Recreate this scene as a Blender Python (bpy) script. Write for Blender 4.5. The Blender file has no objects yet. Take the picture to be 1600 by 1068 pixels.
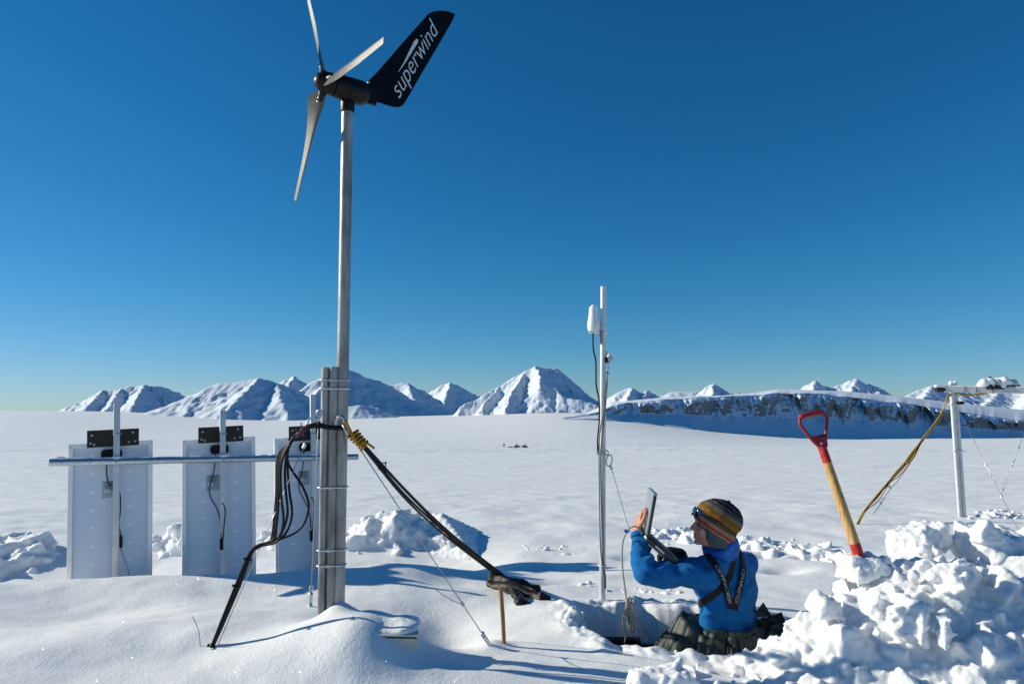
import bpy, bmesh, math, random
import numpy as np
from mathutils import Vector, Matrix, Quaternion
from mathutils.bvhtree import BVHTree

R = math.radians
random.seed(7)
rng = np.random.default_rng(7)
scn = bpy.context.scene
COL = scn.collection

# ------------------------------------------------------------------ camera
FPX = 1067.0                      # focal length in pixels of a 1600 px wide frame (24 mm lens)
PITCH = math.atan(106.0 / FPX)
CAMZ = 1.2
cam = bpy.data.cameras.new('camera')
cam.sensor_width = 36.0
cam.lens = 36.0 * FPX / 1600.0
cam.clip_start = 0.05
cam.clip_end = 90000
camo = bpy.data.objects.new('camera', cam)
COL.objects.link(camo)
camo.location = (0, 0, CAMZ)
camo.rotation_euler = (R(90) + PITCH, 0, 0)
scn.camera = camo

# ------------------------------------------------------------------ light
SUN_EL = 24.0
SUN_AZ = 11.0                      # degrees away from straight left, towards the far side
sdir = Vector((-math.cos(R(SUN_AZ)) * math.cos(R(SUN_EL)), math.sin(R(SUN_AZ)) * math.cos(R(SUN_EL)), math.sin(R(SUN_EL))))
world = bpy.data.worlds.new('World')
scn.world = world
world.use_nodes = True
wn = world.node_tree
wn.nodes.clear()
sky = wn.nodes.new('ShaderNodeTexSky')
sky.sky_type = 'NISHITA'
sky.sun_disc = False
sky.sun_elevation = R(SUN_EL)
sky.sun_rotation = math.atan2(sdir.x, sdir.y)
sky.altitude = 1200
sky.air_density = 1.0
sky.dust_density = 0.0
sky.ozone_density = 6.0
# the photograph's deep polar blue: red falls off faster than in the plain sky model
hsv = wn.nodes.new('ShaderNodeHueSaturation')
hsv.inputs['Saturation'].default_value = 1.12
sepc = wn.nodes.new('ShaderNodeSeparateColor'); comb = wn.nodes.new('ShaderNodeCombineColor')
def _wm(op, src, val):
    n = wn.nodes.new('ShaderNodeMath'); n.operation = op
    wn.links.new(src, n.inputs[0]); n.inputs[1].default_value = val
    return n.outputs[0]
wn.links.new(sky.outputs[0], hsv.inputs['Color'])
wn.links.new(hsv.outputs[0], sepc.inputs[0])
def _roll(src, gain, k):        # soft highlight roll-off
    den = _wm('ADD', _wm('MULTIPLY', src, k), 1.0)
    n = wn.nodes.new('ShaderNodeMath'); n.operation = 'DIVIDE'
    wn.links.new(src, n.inputs[0]); wn.links.new(den, n.inputs[1])
    return _wm('MULTIPLY', n.outputs[0], gain)
wn.links.new(_roll(_wm('MULTIPLY', _wm('POWER', sepc.outputs[0], 1.5), .53), 1.0, .13), comb.inputs[0])
wn.links.new(_roll(_wm('POWER', sepc.outputs[1], 1.10), 1.02, .068), comb.inputs[1])
wn.links.new(_roll(sepc.outputs[2], 1.07, .024), comb.inputs[2])
bg = wn.nodes.new('ShaderNodeBackground')
bg.inputs['Strength'].default_value = 0.09
wo = wn.nodes.new('ShaderNodeOutputWorld')
wn.links.new(comb.outputs[0], bg.inputs['Color'])
wn.links.new(bg.outputs[0], wo.inputs[0])
sun = bpy.data.lights.new('sun', 'SUN')
sun.energy = 5.0
sun.angle = R(0.53)
sun.color = (0.985, 0.93, 0.755)
suno = bpy.data.objects.new('sun', sun)
COL.objects.link(suno)
suno.rotation_euler = (-sdir).to_track_quat('-Z', 'Y').to_euler()
scn.view_settings.view_transform = 'Standard'
scn.view_settings.look = 'None'
scn.view_settings.gamma = 1.0
scn.view_settings.exposure = 0.16
scn.view_settings.use_curve_mapping = False

# ------------------------------------------------------------------ geometry helpers
CT, ST = math.cos(PITCH), math.sin(PITCH)
def ray(px, py):
    a = (px - 800) / FPX
    b = -(py - 534) / FPX
    return Vector((a, CT - b * ST, ST + b * CT))
def P(px, py, Y):
    "world point that stands Y metres in front of the camera along the given sight line"
    d = ray(px, py)
    return d * (Y / d.y) + Vector((0, 0, CAMZ))
def on_plane(px, py, o, n):
    d = ray(px, py)
    c = Vector((0, 0, CAMZ))
    return c + d * ((o - c).dot(n) / d.dot(n))

def _hash(ix, iy, seed):
    h = (ix * 374761393 + iy * 668265263 + seed * 2246822519) & 0xffffffff
    h = ((h ^ (h >> 13)) * 1274126177) & 0xffffffff
    return (h ^ (h >> 16)) & 0xffffffff
def perlin2(x, y, seed=0):
    x = np.asarray(x, float); y = np.asarray(y, float)
    x0 = np.floor(x); y0 = np.floor(y)
    fx = x - x0; fy = y - y0
    ix = x0.astype(np.int64); iy = y0.astype(np.int64)
    u = fx * fx * fx * (fx * (fx * 6 - 15) + 10); v = fy * fy * fy * (fy * (fy * 6 - 15) + 10)
    def g(dx, dy):
        a = _hash(ix + dx, iy + dy, seed) * (2 * math.pi / 4294967296.0)
        return np.cos(a) * (fx - dx) + np.sin(a) * (fy - dy)
    a = g(0, 0); b = g(1, 0); c = g(0, 1); d = g(1, 1)
    return 1.5 * ((a * (1 - u) + b * u) * (1 - v) + (c * (1 - u) + d * u) * v)
def fbm2(x, y, seed=0, octv=4, gain=.5):
    s = 0; a = 1.0
    for o in range(octv):
        s = s + a * perlin2(x * 2 ** o, y * 2 ** o, seed + o * 17); a *= gain
    return s
def ridged2(x, y, seed=0, octv=4, gain=.5):
    s = 0; a = 1.0
    for o in range(octv):
        s = s + a * (1 - 2 * np.abs(perlin2(x * 2 ** o, y * 2 ** o, seed + o * 31))); a *= gain
    return s
def perlin3(x, y, z, seed=0):
    x0 = np.floor(x); y0 = np.floor(y); z0 = np.floor(z)
    fx = x - x0; fy = y - y0; fz = z - z0
    ix = x0.astype(np.int64); iy = y0.astype(np.int64); iz = z0.astype(np.int64)
    s = lambda t: t * t * t * (t * (t * 6 - 15) + 10)
    u, v, w = s(fx), s(fy), s(fz)
    def g(dx, dy, dz):
        h = _hash(ix + dx + 57 * (iz + dz), iy + dy + 131 * (iz + dz), seed)
        a = (h & 0xffff) * (2 * math.pi / 65536); c = ((h >> 16) & 0xffff) / 32768.0 - 1
        q = np.sqrt(np.maximum(0, 1 - c * c))
        return q * np.cos(a) * (fx - dx) + q * np.sin(a) * (fy - dy) + c * (fz - dz)
    L = lambda p, q, t: p + (q - p) * t
    return 1.5 * L(L(L(g(0,0,0), g(1,0,0), u), L(g(0,1,0), g(1,1,0), u), v), L(L(g(0,0,1), g(1,0,1), u), L(g(0,1,1), g(1,1,1), u), v), w)
def fbm3(p, scale, seed=0, octv=3):
    s = 0; a = 1.0
    for o in range(octv):
        k = scale * 2 ** o
        s = s + a * perlin3(p[:, 0] * k, p[:, 1] * k, p[:, 2] * k, seed + 13 * o); a *= .5
    return s
def sstep(a, b, x):
    t = np.clip((x - a) / (b - a), 0, 1)
    return t * t * (3 - 2 * t)

# ------------------------------------------------------------------ materials
MATS = {}
def new_mat(name):
    m = bpy.data.materials.new(name); m.use_nodes = True
    nt = m.node_tree; nt.nodes.clear()
    out = nt.nodes.new('ShaderNodeOutputMaterial')
    b = nt.nodes.new('ShaderNodeBsdfPrincipled')
    nt.links.new(b.outputs[0], out.inputs[0])
    MATS[name] = m
    return m, nt, b
def nd(nt, t, **kw):
    n = nt.nodes.new(t)
    for k, v in kw.items():
        if k in n.inputs.keys() if isinstance(k, str) else False: n.inputs[k].default_value = v
        else: setattr(n, k, v)
    return n
def ramp(nt, stops, interp='LINEAR'):
    n = nt.nodes.new('ShaderNodeValToRGB'); r = n.color_ramp; r.interpolation = interp
    while len(r.elements) < len(stops): r.elements.new(0.5)
    for e, (p, c) in zip(r.elements, stops):
        e.position = p; e.color = tuple(c) + (1,) if len(c) == 3 else c
    return n
def simple(name, c, rough=.5, metal=0.0, spec=.5, var=.25, scale=30, bump=0.0, bscale=80, stretch=None, sheen=0):
    m, nt, b = new_mat(name)
    tc = nd(nt, 'ShaderNodeTexCoord')
    src = tc.outputs['Object']
    if stretch:
        mp = nd(nt, 'ShaderNodeMapping'); mp.inputs['Scale'].default_value = stretch
        nt.links.new(src, mp.inputs[0]); src = mp.outputs[0]
    n = nd(nt, 'ShaderNodeTexNoise', Scale=scale, Detail=5.0, Roughness=.6)
    nt.links.new(src, n.inputs['Vector'])
    lo = tuple(x * (1 - var) for x in c); hi = tuple(min(1, x * (1 + var)) for x in c)
    rp = ramp(nt, [(.3, lo), (.7, hi)])
    nt.links.new(n.outputs['Fac'], rp.inputs[0]); nt.links.new(rp.outputs[0], b.inputs['Base Color'])
    b.inputs['Roughness'].default_value = rough; b.inputs['Metallic'].default_value = metal
    b.inputs['Specular IOR Level'].default_value = spec
    if sheen: b.inputs['Sheen Weight'].default_value = sheen
    if bump:
        n2 = nd(nt, 'ShaderNodeTexNoise', Scale=bscale, Detail=4.0)
        nt.links.new(src, n2.inputs['Vector'])
        bp = nd(nt, 'ShaderNodeBump', Strength=bump, Distance=.01)
        nt.links.new(n2.outputs['Fac'], bp.inputs['Height']); nt.links.new(bp.outputs[0], b.inputs['Normal'])
    return m

def snow_material(name, sparkle=True, grain=.35, fade=True):
    m, nt, b = new_mat(name)
    geo = nd(nt, 'ShaderNodeNewGeometry')
    pos = geo.outputs['Position']
    n0 = nd(nt, 'ShaderNodeTexNoise', Scale=.7, Detail=4.0)
    nt.links.new(pos, n0.inputs['Vector'])
    rp = ramp(nt, [(.3, (.815, .82, .83)), (.7, (.85, .855, .86))])
    nt.links.new(n0.outputs['Fac'], rp.inputs[0]); nt.links.new(rp.outputs[0], b.inputs['Base Color'])
    b.inputs['Roughness'].default_value = .55
    b.inputs['Specular IOR Level'].default_value = .25
    # granular relief, coarser with distance from the site
    ln = nd(nt, 'ShaderNodeVectorMath', operation='LENGTH'); nt.links.new(pos, ln.inputs[0])
    hs = []
    for sc, amp, d0, d1 in ((170, .0060, 5, 10), (55, .008, 8, 18), (14, .012, 14, 40)):
        n = nd(nt, 'ShaderNodeTexNoise', Scale=float(sc), Detail=3.0, Roughness=.6)
        nt.links.new(pos, n.inputs['Vector'])
        mr = nd(nt, 'ShaderNodeMapRange'); mr.inputs[1].default_value = d0; mr.inputs[2].default_value = d1
        mr.inputs[3].default_value = amp; mr.inputs[4].default_value = 0.0 if fade else amp
        nt.links.new(ln.outputs['Value'], mr.inputs[0])
        mu = nd(nt, 'ShaderNodeMath', operation='MULTIPLY')
        nt.links.new(n.outputs['Fac'], mu.inputs[0]); nt.links.new(mr.outputs[0], mu.inputs[1]); hs.append(mu)
    if fade:   # wind streaks of the open plain
        for sx, sy, sc, amp, d0, d1, d2, d3 in ((.55, 1.0, 2.0, .050, 6, 13, 50, 120), (.4, 1.0, 6.5, .016, 6, 10, 30, 70), (.5, 1.0, .75, .13, 16, 35, 130, 300), (.5, 1.0, .2, .40, 60, 120, 500, 1200), (.45, 1, .05, 1.1, 200, 500, 2500, 5000)):
            mp = nd(nt, 'ShaderNodeMapping'); mp.inputs['Scale'].default_value = (sx, sy, 1)
            mp.inputs['Rotation'].default_value = (0, 0, .15)
            nt.links.new(pos, mp.inputs[0])
            n = nd(nt, 'ShaderNodeTexNoise', Scale=sc, Detail=7.0, Roughness=.66)
            nt.links.new(mp.outputs[0], n.inputs['Vector'])
            m1 = nd(nt, 'ShaderNodeMapRange'); m1.inputs[1].default_value = d0; m1.inputs[2].default_value = d1; m1.inputs[3].default_value = 0; m1.inputs[4].default_value = amp
            m2 = nd(nt, 'ShaderNodeMapRange'); m2.inputs[1].default_value = d2; m2.inputs[2].default_value = d3; m2.inputs[3].default_value = 1; m2.inputs[4].default_value = 0
            for q in (m1, m2): nt.links.new(ln.outputs['Value'], q.inputs[0])
            a = nd(nt, 'ShaderNodeMath', operation='MULTIPLY'); nt.links.new(m1.outputs[0], a.inputs[0]); nt.links.new(m2.outputs[0], a.inputs[1])
            c = nd(nt, 'ShaderNodeMath', operation='MULTIPLY'); nt.links.new(a.outputs[0], c.inputs[0]); nt.links.new(n.outputs['Fac'], c.inputs[1])
            hs.append(c)
    acc = hs[0]
    for h in hs[1:]:
        s = nd(nt, 'ShaderNodeMath', operation='ADD'); nt.links.new(acc.outputs[0], s.inputs[0]); nt.links.new(h.outputs[0], s.inputs[1]); acc = s
    bp = nd(nt, 'ShaderNodeBump', Strength=grain, Distance=1.0)
    nt.links.new(acc.outputs[0], bp.inputs['Height'])
    nt.links.new(bp.outputs[0], b.inputs['Normal'])
    if not sparkle:      # light soaks into freshly dug snow
        b.inputs['Subsurface Weight'].default_value = .6
        b.inputs['Subsurface Radius'].default_value = (.9, 1.0, 1.15)
        b.inputs['Subsurface Scale'].default_value = .018
    if sparkle:
        # ice crystals: every little cell mirrors in a direction of its own
        vo = nd(nt, 'ShaderNodeTexVoronoi', Scale=560.0); nt.links.new(pos, vo.inputs['Vector'])
        v1 = nd(nt, 'ShaderNodeVectorMath', operation='SUBTRACT'); nt.links.new(vo.outputs['Color'], v1.inputs[0]); v1.inputs[1].default_value = (.5, .5, .5)
        v2 = nd(nt, 'ShaderNodeVectorMath', operation='SCALE'); nt.links.new(v1.outputs[0], v2.inputs[0]); v2.inputs['Scale'].default_value = 2.2
        v3 = nd(nt, 'ShaderNodeVectorMath', operation='ADD'); nt.links.new(v2.outputs[0], v3.inputs[0]); nt.links.new(geo.outputs['Normal'], v3.inputs[1])
        v4 = nd(nt, 'ShaderNodeVectorMath', operation='NORMALIZE'); nt.links.new(v3.outputs[0], v4.inputs[0])
        mr = nd(nt, 'ShaderNodeMapRange'); mr.inputs[1].default_value = 4; mr.inputs[2].default_value = 12; mr.inputs[3].default_value = .10; mr.inputs[4].default_value = 0
        nt.links.new(ln.outputs['Value'], mr.inputs[0]); nt.links.new(mr.outputs[0], b.inputs['Coat Weight'])
        b.inputs['Coat Roughness'].default_value = .06
        b.inputs['Coat IOR'].default_value = 1.31
        nt.links.new(v4.outputs[0], b.inputs['Coat Normal'])
    return m
SNOW = snow_material('snow')
SNOW_PILE = snow_material('dug_snow', sparkle=False, grain=.4, fade=False)

def mountain_material(name, rock_lo=.62, rock_hi=.78, scale=.02, bands=False):
    m, nt, b = new_mat(name)
    geo = nd(nt, 'ShaderNodeNewGeometry')
    sep = nd(nt, 'ShaderNodeSeparateXYZ'); nt.links.new(geo.outputs['Normal'], sep.inputs[0])
    n1 = nd(nt, 'ShaderNodeTexNoise', Scale=scale, Detail=7.0, Roughness=.68)
    mp = nd(nt, 'ShaderNodeMapping'); mp.inputs['Scale'].default_value = (.45, .45, 5.0) if bands else (1, 1, 2.6)
    nt.links.new(geo.outputs['Position'], mp.inputs[0]); nt.links.new(mp.outputs[0], n1.inputs['Vector'])
    # steepness + patchy noise -> bare rock
    st = nd(nt, 'ShaderNodeMath', operation='SUBTRACT'); st.inputs[0].default_value = 1.0; nt.links.new(sep.outputs[2], st.inputs[1])
    mu = nd(nt, 'ShaderNodeMath', operation='MULTIPLY_ADD'); nt.links.new(st.outputs[0], mu.inputs[0]); mu.inputs[1].default_value = .8; nt.links.new(n1.outputs['Fac'], mu.inputs[2])
    last = mu
    if bands:
        at = nd(nt, 'ShaderNodeAttribute', attribute_name='rock')
        ad = nd(nt, 'ShaderNodeMath', operation='ADD'); nt.links.new(mu.outputs[0], ad.inputs[0]); nt.links.new(at.outputs['Fac'], ad.inputs[1]); last = ad
    rp = ramp(nt, [(rock_lo, (0, 0, 0)), (rock_hi, (1, 1, 1))])
    nt.links.new(last.outputs[0], rp.inputs[0])
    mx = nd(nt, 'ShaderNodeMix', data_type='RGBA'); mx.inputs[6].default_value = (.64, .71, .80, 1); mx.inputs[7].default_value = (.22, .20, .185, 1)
    nt.links.new(rp.outputs[0], mx.inputs[0]); nt.links.new(mx.outputs[2], b.inputs['Base Color'])
    b.inputs['Roughness'].default_value = .7; b.inputs['Specular IOR Level'].default_value = .15
    n2 = nd(nt, 'ShaderNodeTexNoise', Scale=scale * 1.3, Detail=8.0, Roughness=.65); nt.links.new(geo.outputs['Position'], n2.inputs['Vector'])
    bp = nd(nt, 'ShaderNodeBump', Strength=.22, Distance=.10 / scale)
    nt.links.new(n2.outputs['Fac'], bp.inputs['Height']); nt.links.new(bp.outputs[0], b.inputs['Normal'])
    return m
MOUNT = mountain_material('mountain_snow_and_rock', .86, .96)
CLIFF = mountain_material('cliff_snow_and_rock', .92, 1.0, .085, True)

ALU = simple('weathered_aluminium', (.28, .275, .265), .42, .5, .5, .55, 16, .15, 120, (1, 1, .22))
ALU_BRIGHT = simple('bright_aluminium', (.60, .605, .61), .46, .4, .5, .12, 12, .05, 160)
GALV = simple('galvanised_steel', (.55, .57, .60), .38, .9, .5, .2, 60, .06, 100)
STEEL = simple('steel_wire', (.42, .42, .43), .4, .9, .5, .2, 40)
BLACKP = simple('black_plastic', (.004, .004, .0045), .42, 0, .22, .3, 20)
BLACKC = simple('black_cable_rubber', (.008, .008, .009), .5, 0, .22, .3, 30)
BLADE = simple('worn_blade_composite', (.078, .076, .073), .5, .0, .35, .45, 14, .1, 60)
FINM = simple('black_fin_paint', (.003, .0035, .006), .5, 0, .12, .3, 8)
LETTER = simple('pale_lettering', (.52, .60, .66), .55, 0, .3, .1, 10)
PLATE = simple('brown_black_plate', (.022, .016, .014), .5, .2, .4, .35, 14)
FRAME = simple('anodised_frame', (.74, .76, .75), .38, .55, .5, .06, 12)
WHITEP = simple('white_plastic', (.78, .79, .79), .35, 0, .5, .05, 10)
LABELM = simple('silver_label', (.36, .41, .45), .45, 0, .4, .2, 160)
LABELW = simple('white_label', (.75, .77, .78), .5, 0, .4, .05, 50)
INK = simple('dark_ink', (.02, .02, .025), .6, 0, .3, .2, 50)
ROPEY = simple('orange_yellow_rope', (.42, .19, .018), .7, 0, .2, .35, 90, .4, 200)
ROPEP = simple('purple_cord', (.10, .035, .075), .75, 0, .2, .3, 90)
YCAB = simple('yellow_cable', (.42, .24, .035), .5, 0, .4, .3, 30)
BEIGEC = simple('beige_cable', (.33, .28, .20), .5, 0, .4, .15, 30)
GREYC = simple('grey_cable', (.20, .20, .20), .5, 0, .4, .15, 30)
WOOD = simple('ash_wood', (.52, .30, .11), .5, 0, .4, .5, 26, .2, 60, (3, 3, .25))
STAKE = simple('stake_wood', (.40, .20, .09), .65, 0, .3, .3, 18, .2, 50, (3, 3, .3))
REDP = simple('red_handle_plastic', (.25, .012, .022), .42, 0, .5, .45, 40, .15, 90)
REDW = simple('red_brushed_paint', (.44, .026, .018), .5, 0, .4, .6, 38, .2, 60)
BOARDM = simple('weathered_white_board', (.55, .52, .46), .6, 0, .3, .15, 9)
DARKGAP = simple('dark_seal', (.02, .018, .016), .7, 0, .3, .2, 9)
BROWNCLOTH = simple('dark_brown_leather', (.012, .007, .006), .55, 0, .35, .5, 18, .2, 40)
TAPE = simple('clear_plastic_wrap', (.55, .57, .60), .2, 0, .5, .4, 60, .5, 90)
STALK = simple('dry_stalk', (.12, .09, .06), .8, 0, .2, .2, 50)
SKIN = simple('skin', (.50, .235, .165), .5, 0, .35, .12, 30)
FLEECE = simple('blue_fleece', (.003, .115, .34), .85, 0, .15, .18, 22, .25, 260, None, .06)
GAITER = simple('bright_blue_gaiter', (.008, .105, .42), .6, 0, .3, .35, 30)
STRAPM = simple('black_webbing', (.008, .008, .009), .7, 0, .25, .3, 90)
STRAPB = simple('brown_webbing', (.022, .016, .014), .7, 0, .25, .3, 90)
STRAPL = simple('grey_strap_print', (.36, .37, .38), .7, 0, .2, .1, 60)
GREENC = simple('dark_green_shell_cloth', (.022, .034, .029), .55, 0, .4, .2, 16, .12, 30)
GLOVEM = simple('black_glove', (.014, .012, .012), .6, 0, .3, .3, 40, .3, 80)
LAPM = simple('laptop_magnesium', (.42, .44, .46), .35, .6, .5, .1, 20)
LAPB = simple('laptop_black', (.012, .013, .015), .4, 0, .5, .2, 20)
LENS = simple('mirror_lens', (.08, .22, .38), .06, .9, .5, .1, 5)
PURPLEF = simple('dark_frame', (.04, .012, .018), .4, 0, .4, .2, 20)
EYEM = simple('dark_eye', (.02, .015, .012), .3, 0, .5, .1, 20)
FARDARK = simple('dark_vehicle_paint', (.012, .012, .014), .4, 0, .5, .3, 3)
FARCLOTH = simple('dark_far_clothing', (.02, .022, .03), .8, 0, .2, .3, 3)
BOXM = simple('dark_pit_box', (.012, .011, .011), .6, 0, .3, .3, 9)

# panel back sheet with faint printed cell marks
def backsheet():
    m, nt, b = new_mat('panel_backsheet')
    uv = nd(nt, 'ShaderNodeAttribute', attribute_name='cell')
    sp = nd(nt, 'ShaderNodeSeparateXYZ'); nt.links.new(uv.outputs['Vector'], sp.inputs[0])
    def M(op, a, c=None):
        n = nd(nt, 'ShaderNodeMath', operation=op)
        for i, v in enumerate((a, c)):
            if v is None: continue
            if isinstance(v, (int, float)): n.inputs[i].default_value = v
            else: nt.links.new(v, n.inputs[i])
        return n.outputs[0]
    fx = M('ABSOLUTE', M('SUBTRACT', M('FRACT', sp.outputs[0]), .5)); fy = M('ABSOLUTE', M('SUBTRACT', M('FRACT', sp.outputs[1]), .5))
    star = M('MULTIPLY', fx, fy)                       # a four-pointed star at every cell corner
    near = M('MULTIPLY', M('LESS_THAN', star, .0012), M('LESS_THAN', M('ADD', fx, fy), .13))
    mx = nd(nt, 'ShaderNodeMix', data_type='RGBA'); mx.inputs[6].default_value = (.64, .71, .80, 1); mx.inputs[7].default_value = (.86, .88, .91, 1)
    nt.links.new(near, mx.inputs[0])
    nt.links.new(mx.outputs[2], b.inputs['Base Color'])
    b.inputs['Roughness'].default_value = .4
    return m
BACK = backsheet()

def hat_material():
    m, nt, b = new_mat('striped_knit')
    at = nd(nt, 'ShaderNodeAttribute', attribute_name='stripe')
    geo = nd(nt, 'ShaderNodeNewGeometry')
    n = nd(nt, 'ShaderNodeTexNoise', Scale=90.0, Detail=2.0); nt.links.new(geo.outputs['Position'], n.inputs['Vector'])
    ma = nd(nt, 'ShaderNodeMath', operation='MULTIPLY_ADD'); nt.links.new(n.outputs['Fac'], ma.inputs[0]); ma.inputs[1].default_value = .05; nt.links.new(at.outputs['Fac'], ma.inputs[2])
    sb = nd(nt, 'ShaderNodeMath', operation='SUBTRACT'); nt.links.new(ma.outputs[0], sb.inputs[0]); sb.inputs[1].default_value = .025
    K = (.018, .018, .022); G = (.13, .125, .115); Yl = (.19, .095, .018); Be = (.20, .17, .12); Rd = (.38, .02, .02); Br = (.045, .03, .025); Sl = (.075, .085, .095); Ol = (.095, .07, .022)
    stops = [(0, Sl), (.16, Be), (.20, Rd), (.255, Be), (.345, Br), (.37, Ol), (.41, Br), (.455, Yl), (.56, Ol), (.60, Yl), (.645, G), (.67, Sl), (.73, K), (.76, G), (.785, K), (.86, Sl), (.89, K)]
    rp = ramp(nt, stops, 'CONSTANT'); nt.links.new(sb.outputs[0], rp.inputs[0])
    n3 = nd(nt, 'ShaderNodeTexNoise', Scale=160.0, Detail=3.0); nt.links.new(geo.outputs['Position'], n3.inputs['Vector'])
    hs = nd(nt, 'ShaderNodeHueSaturation'); nt.links.new(rp.outputs[0], hs.inputs['Color'])
    mr = nd(nt, 'ShaderNodeMapRange'); mr.inputs[1].default_value = .3; mr.inputs[2].default_value = .7; mr.inputs[3].default_value = .6; mr.inputs[4].default_value = 1.4
    nt.links.new(n3.outputs['Fac'], mr.inputs[0]); nt.links.new(mr.outputs[0], hs.inputs['Value'])
    nt.links.new(hs.outputs[0], b.inputs['Base Color'])
    b.inputs['Roughness'].default_value = .95; b.inputs['Specular IOR Level'].default_value = .1
    bp = nd(nt, 'ShaderNodeBump', Strength=.6, Distance=.004); nt.links.new(n3.outputs['Fac'], bp.inputs['Height']); nt.links.new(bp.outputs[0], b.inputs['Normal'])
    return m
HATM = hat_material()

# ------------------------------------------------------------------ object helpers
def wloc(o):
    v = Vector((0, 0, 0))
    while o is not None:
        v += o.location; o = o.parent
    return v
def link_mesh(name, me, mat, parent=None, smooth=True):
    o = bpy.data.objects.new(name, me); COL.objects.link(o)
    if mat: me.materials.clear(); me.materials.append(mat)
    if parent is not None:
        me.transform(Matrix.Translation(-wloc(parent))); o.parent = parent
    if len(me.polygons): me.polygons.foreach_set('use_smooth', [smooth] * len(me.polygons))
    return o
def tag(o, label=None, cat=None, group=None, kind=None):
    if label: o['label'] = label
    if cat: o['category'] = cat
    if group: o['group'] = group
    if kind: o['kind'] = kind
    return o
def thing(name, label, cat, loc, group=None):
    o = bpy.data.objects.new(name, None); COL.objects.link(o)
    o.location = loc; o.empty_display_size = .1
    return tag(o, label, cat, group)
def recenter(o):
    "move the origin of a single-mesh thing to the middle of its foot"
    co = np.empty(len(o.data.vertices) * 3); o.data.vertices.foreach_get('co', co); co = co.reshape(-1, 3)
    c = Vector(((co[:, 0].min() + co[:, 0].max()) / 2, (co[:, 1].min() + co[:, 1].max()) / 2, co[:, 2].min()))
    o.data.transform(Matrix.Translation(-c)); o.location = c
    return o

class MB:
    def __init__(s): s.v = []; s.f = []
    def add(s, vs, fs):
        n = len(s.v); s.v += [tuple(p) for p in vs]; s.f += [tuple(i + n for i in q) for q in fs]; return s
    def tube(s, pts, r, n=10, cap=True):
        pts = [Vector(p) for p in pts]
        rr = r if isinstance(r, (list, tuple)) else [r] * len(pts)
        t0 = (pts[1] - pts[0]).normalized()
        a = t0.orthogonal().normalized()
        vs = []
        for i, p in enumerate(pts):
            t = (pts[min(i + 1, len(pts) - 1)] - pts[max(i - 1, 0)]).normalized()
            q = t0.rotation_difference(t); a = (q @ a).normalized(); t0 = t
            b = t.cross(a).normalized()
            for k in range(n):
                an = 2 * math.pi * k / n
                vs.append(p + (a * math.cos(an) + b * math.sin(an)) * rr[i])
        fs = []
        for i in range(len(pts) - 1):
            for k in range(n):
                fs.append((i * n + k, i * n + (k + 1) % n, (i + 1) * n + (k + 1) % n, (i + 1) * n + k))
        if cap:
            fs.append(tuple(range(n - 1, -1, -1))); fs.append(tuple((len(pts) - 1) * n + k for k in range(n)))
        return s.add(vs, fs)
    def box(s, c, dx, dy, dz, ax=None, bev=0.0):
        "box of half sizes dx, dy, dz about c; ax = three axis vectors"
        ax = ax or (Vector((1, 0, 0)), Vector((0, 1, 0)), Vector((0, 0, 1)))
        c = Vector(c)
        bm = bmesh.new(); bmesh.ops.create_cube(bm, size=2)
        for v in bm.verts: v.co = Vector((v.co.x * dx, v.co.y * dy, v.co.z * dz))
        if bev: bmesh.ops.bevel(bm, geom=list(bm.edges), offset=bev, segments=2, affect='EDGES', profile=.5)
        bm.verts.index_update()
        vs = [c + ax[0] * v.co.x + ax[1] * v.co.y + ax[2] * v.co.z for v in bm.verts]
        fs = [[v.index for v in f.verts] for f in bm.faces]
        bm.free()
        return s.add(vs, fs)
    def lathe(s, c, axis, prof, n=20):
        "prof: list of (height along axis, radius)"
        axis = Vector(axis).normalized(); a = axis.orthogonal().normalized(); b = axis.cross(a)
        vs = []
        for h, r in prof:
            for k in range(n):
                an = 2 * math.pi * k / n
                vs.append(Vector(c) + axis * h + (a * math.cos(an) + b * math.sin(an)) * max(r, 1e-5))
        fs = []
        for i in range(len(prof) - 1):
            for k in range(n): fs.append((i * n + k, i * n + (k + 1) % n, (i + 1) * n + (k + 1) % n, (i + 1) * n + k))
        fs.append(tuple(range(n - 1, -1, -1))); fs.append(tuple((len(prof) - 1) * n + k for k in range(n)))
        return s.add(vs, fs)
    def ellip(s, c, r, ax=None, n=16):
        ax = ax or (Vector((1, 0, 0)), Vector((0, 1, 0)), Vector((0, 0, 1)))
        c = Vector(c); vs = []; m = n // 2
        for i in range(m + 1):
            t = math.pi * i / m
            for k in range(n):
                p = 2 * math.pi * k / n
                x, y, z = math.sin(t) * math.cos(p) * r[0], math.sin(t) * math.sin(p) * r[1], math.cos(t) * r[2]
                vs.append(c + ax[0] * x + ax[1] * y + ax[2] * z)
        fs = []
        for i in range(m):
            for k in range(n): fs.append((i * n + k, (i + 1) * n + k, (i + 1) * n + (k + 1) % n, i * n + (k + 1) % n))
        return s.add(vs, fs)
    def capsule(s, a, b, ra, rb, n=14):
        a = Vector(a); b = Vector(b); d = (b - a); L = d.length; d.normalize()
        prof = [(-ra * math.cos(t), ra * math.sin(t)) for t in (0.05, .4, .8, 1.2, 1.5708)]
        prof += [(L + rb * math.sin(t), rb * math.cos(t)) for t in (0, .4, .8, 1.2, 1.52)]
        return s.lathe(a, d, prof, n)
    def mesh(s, name='m'):
        me = bpy.data.meshes.new(name); me.from_pydata(s.v, [], s.f); me.validate(); return me
    def build(s, name, mat, parent=None, smooth=True, sharp=None):
        me = s.mesh(name)
        o = link_mesh(name, me, mat, parent, smooth)
        if smooth and sharp is not None:
            try: me.set_sharp_from_angle(angle=R(sharp))
            except Exception: pass
        return o

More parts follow.
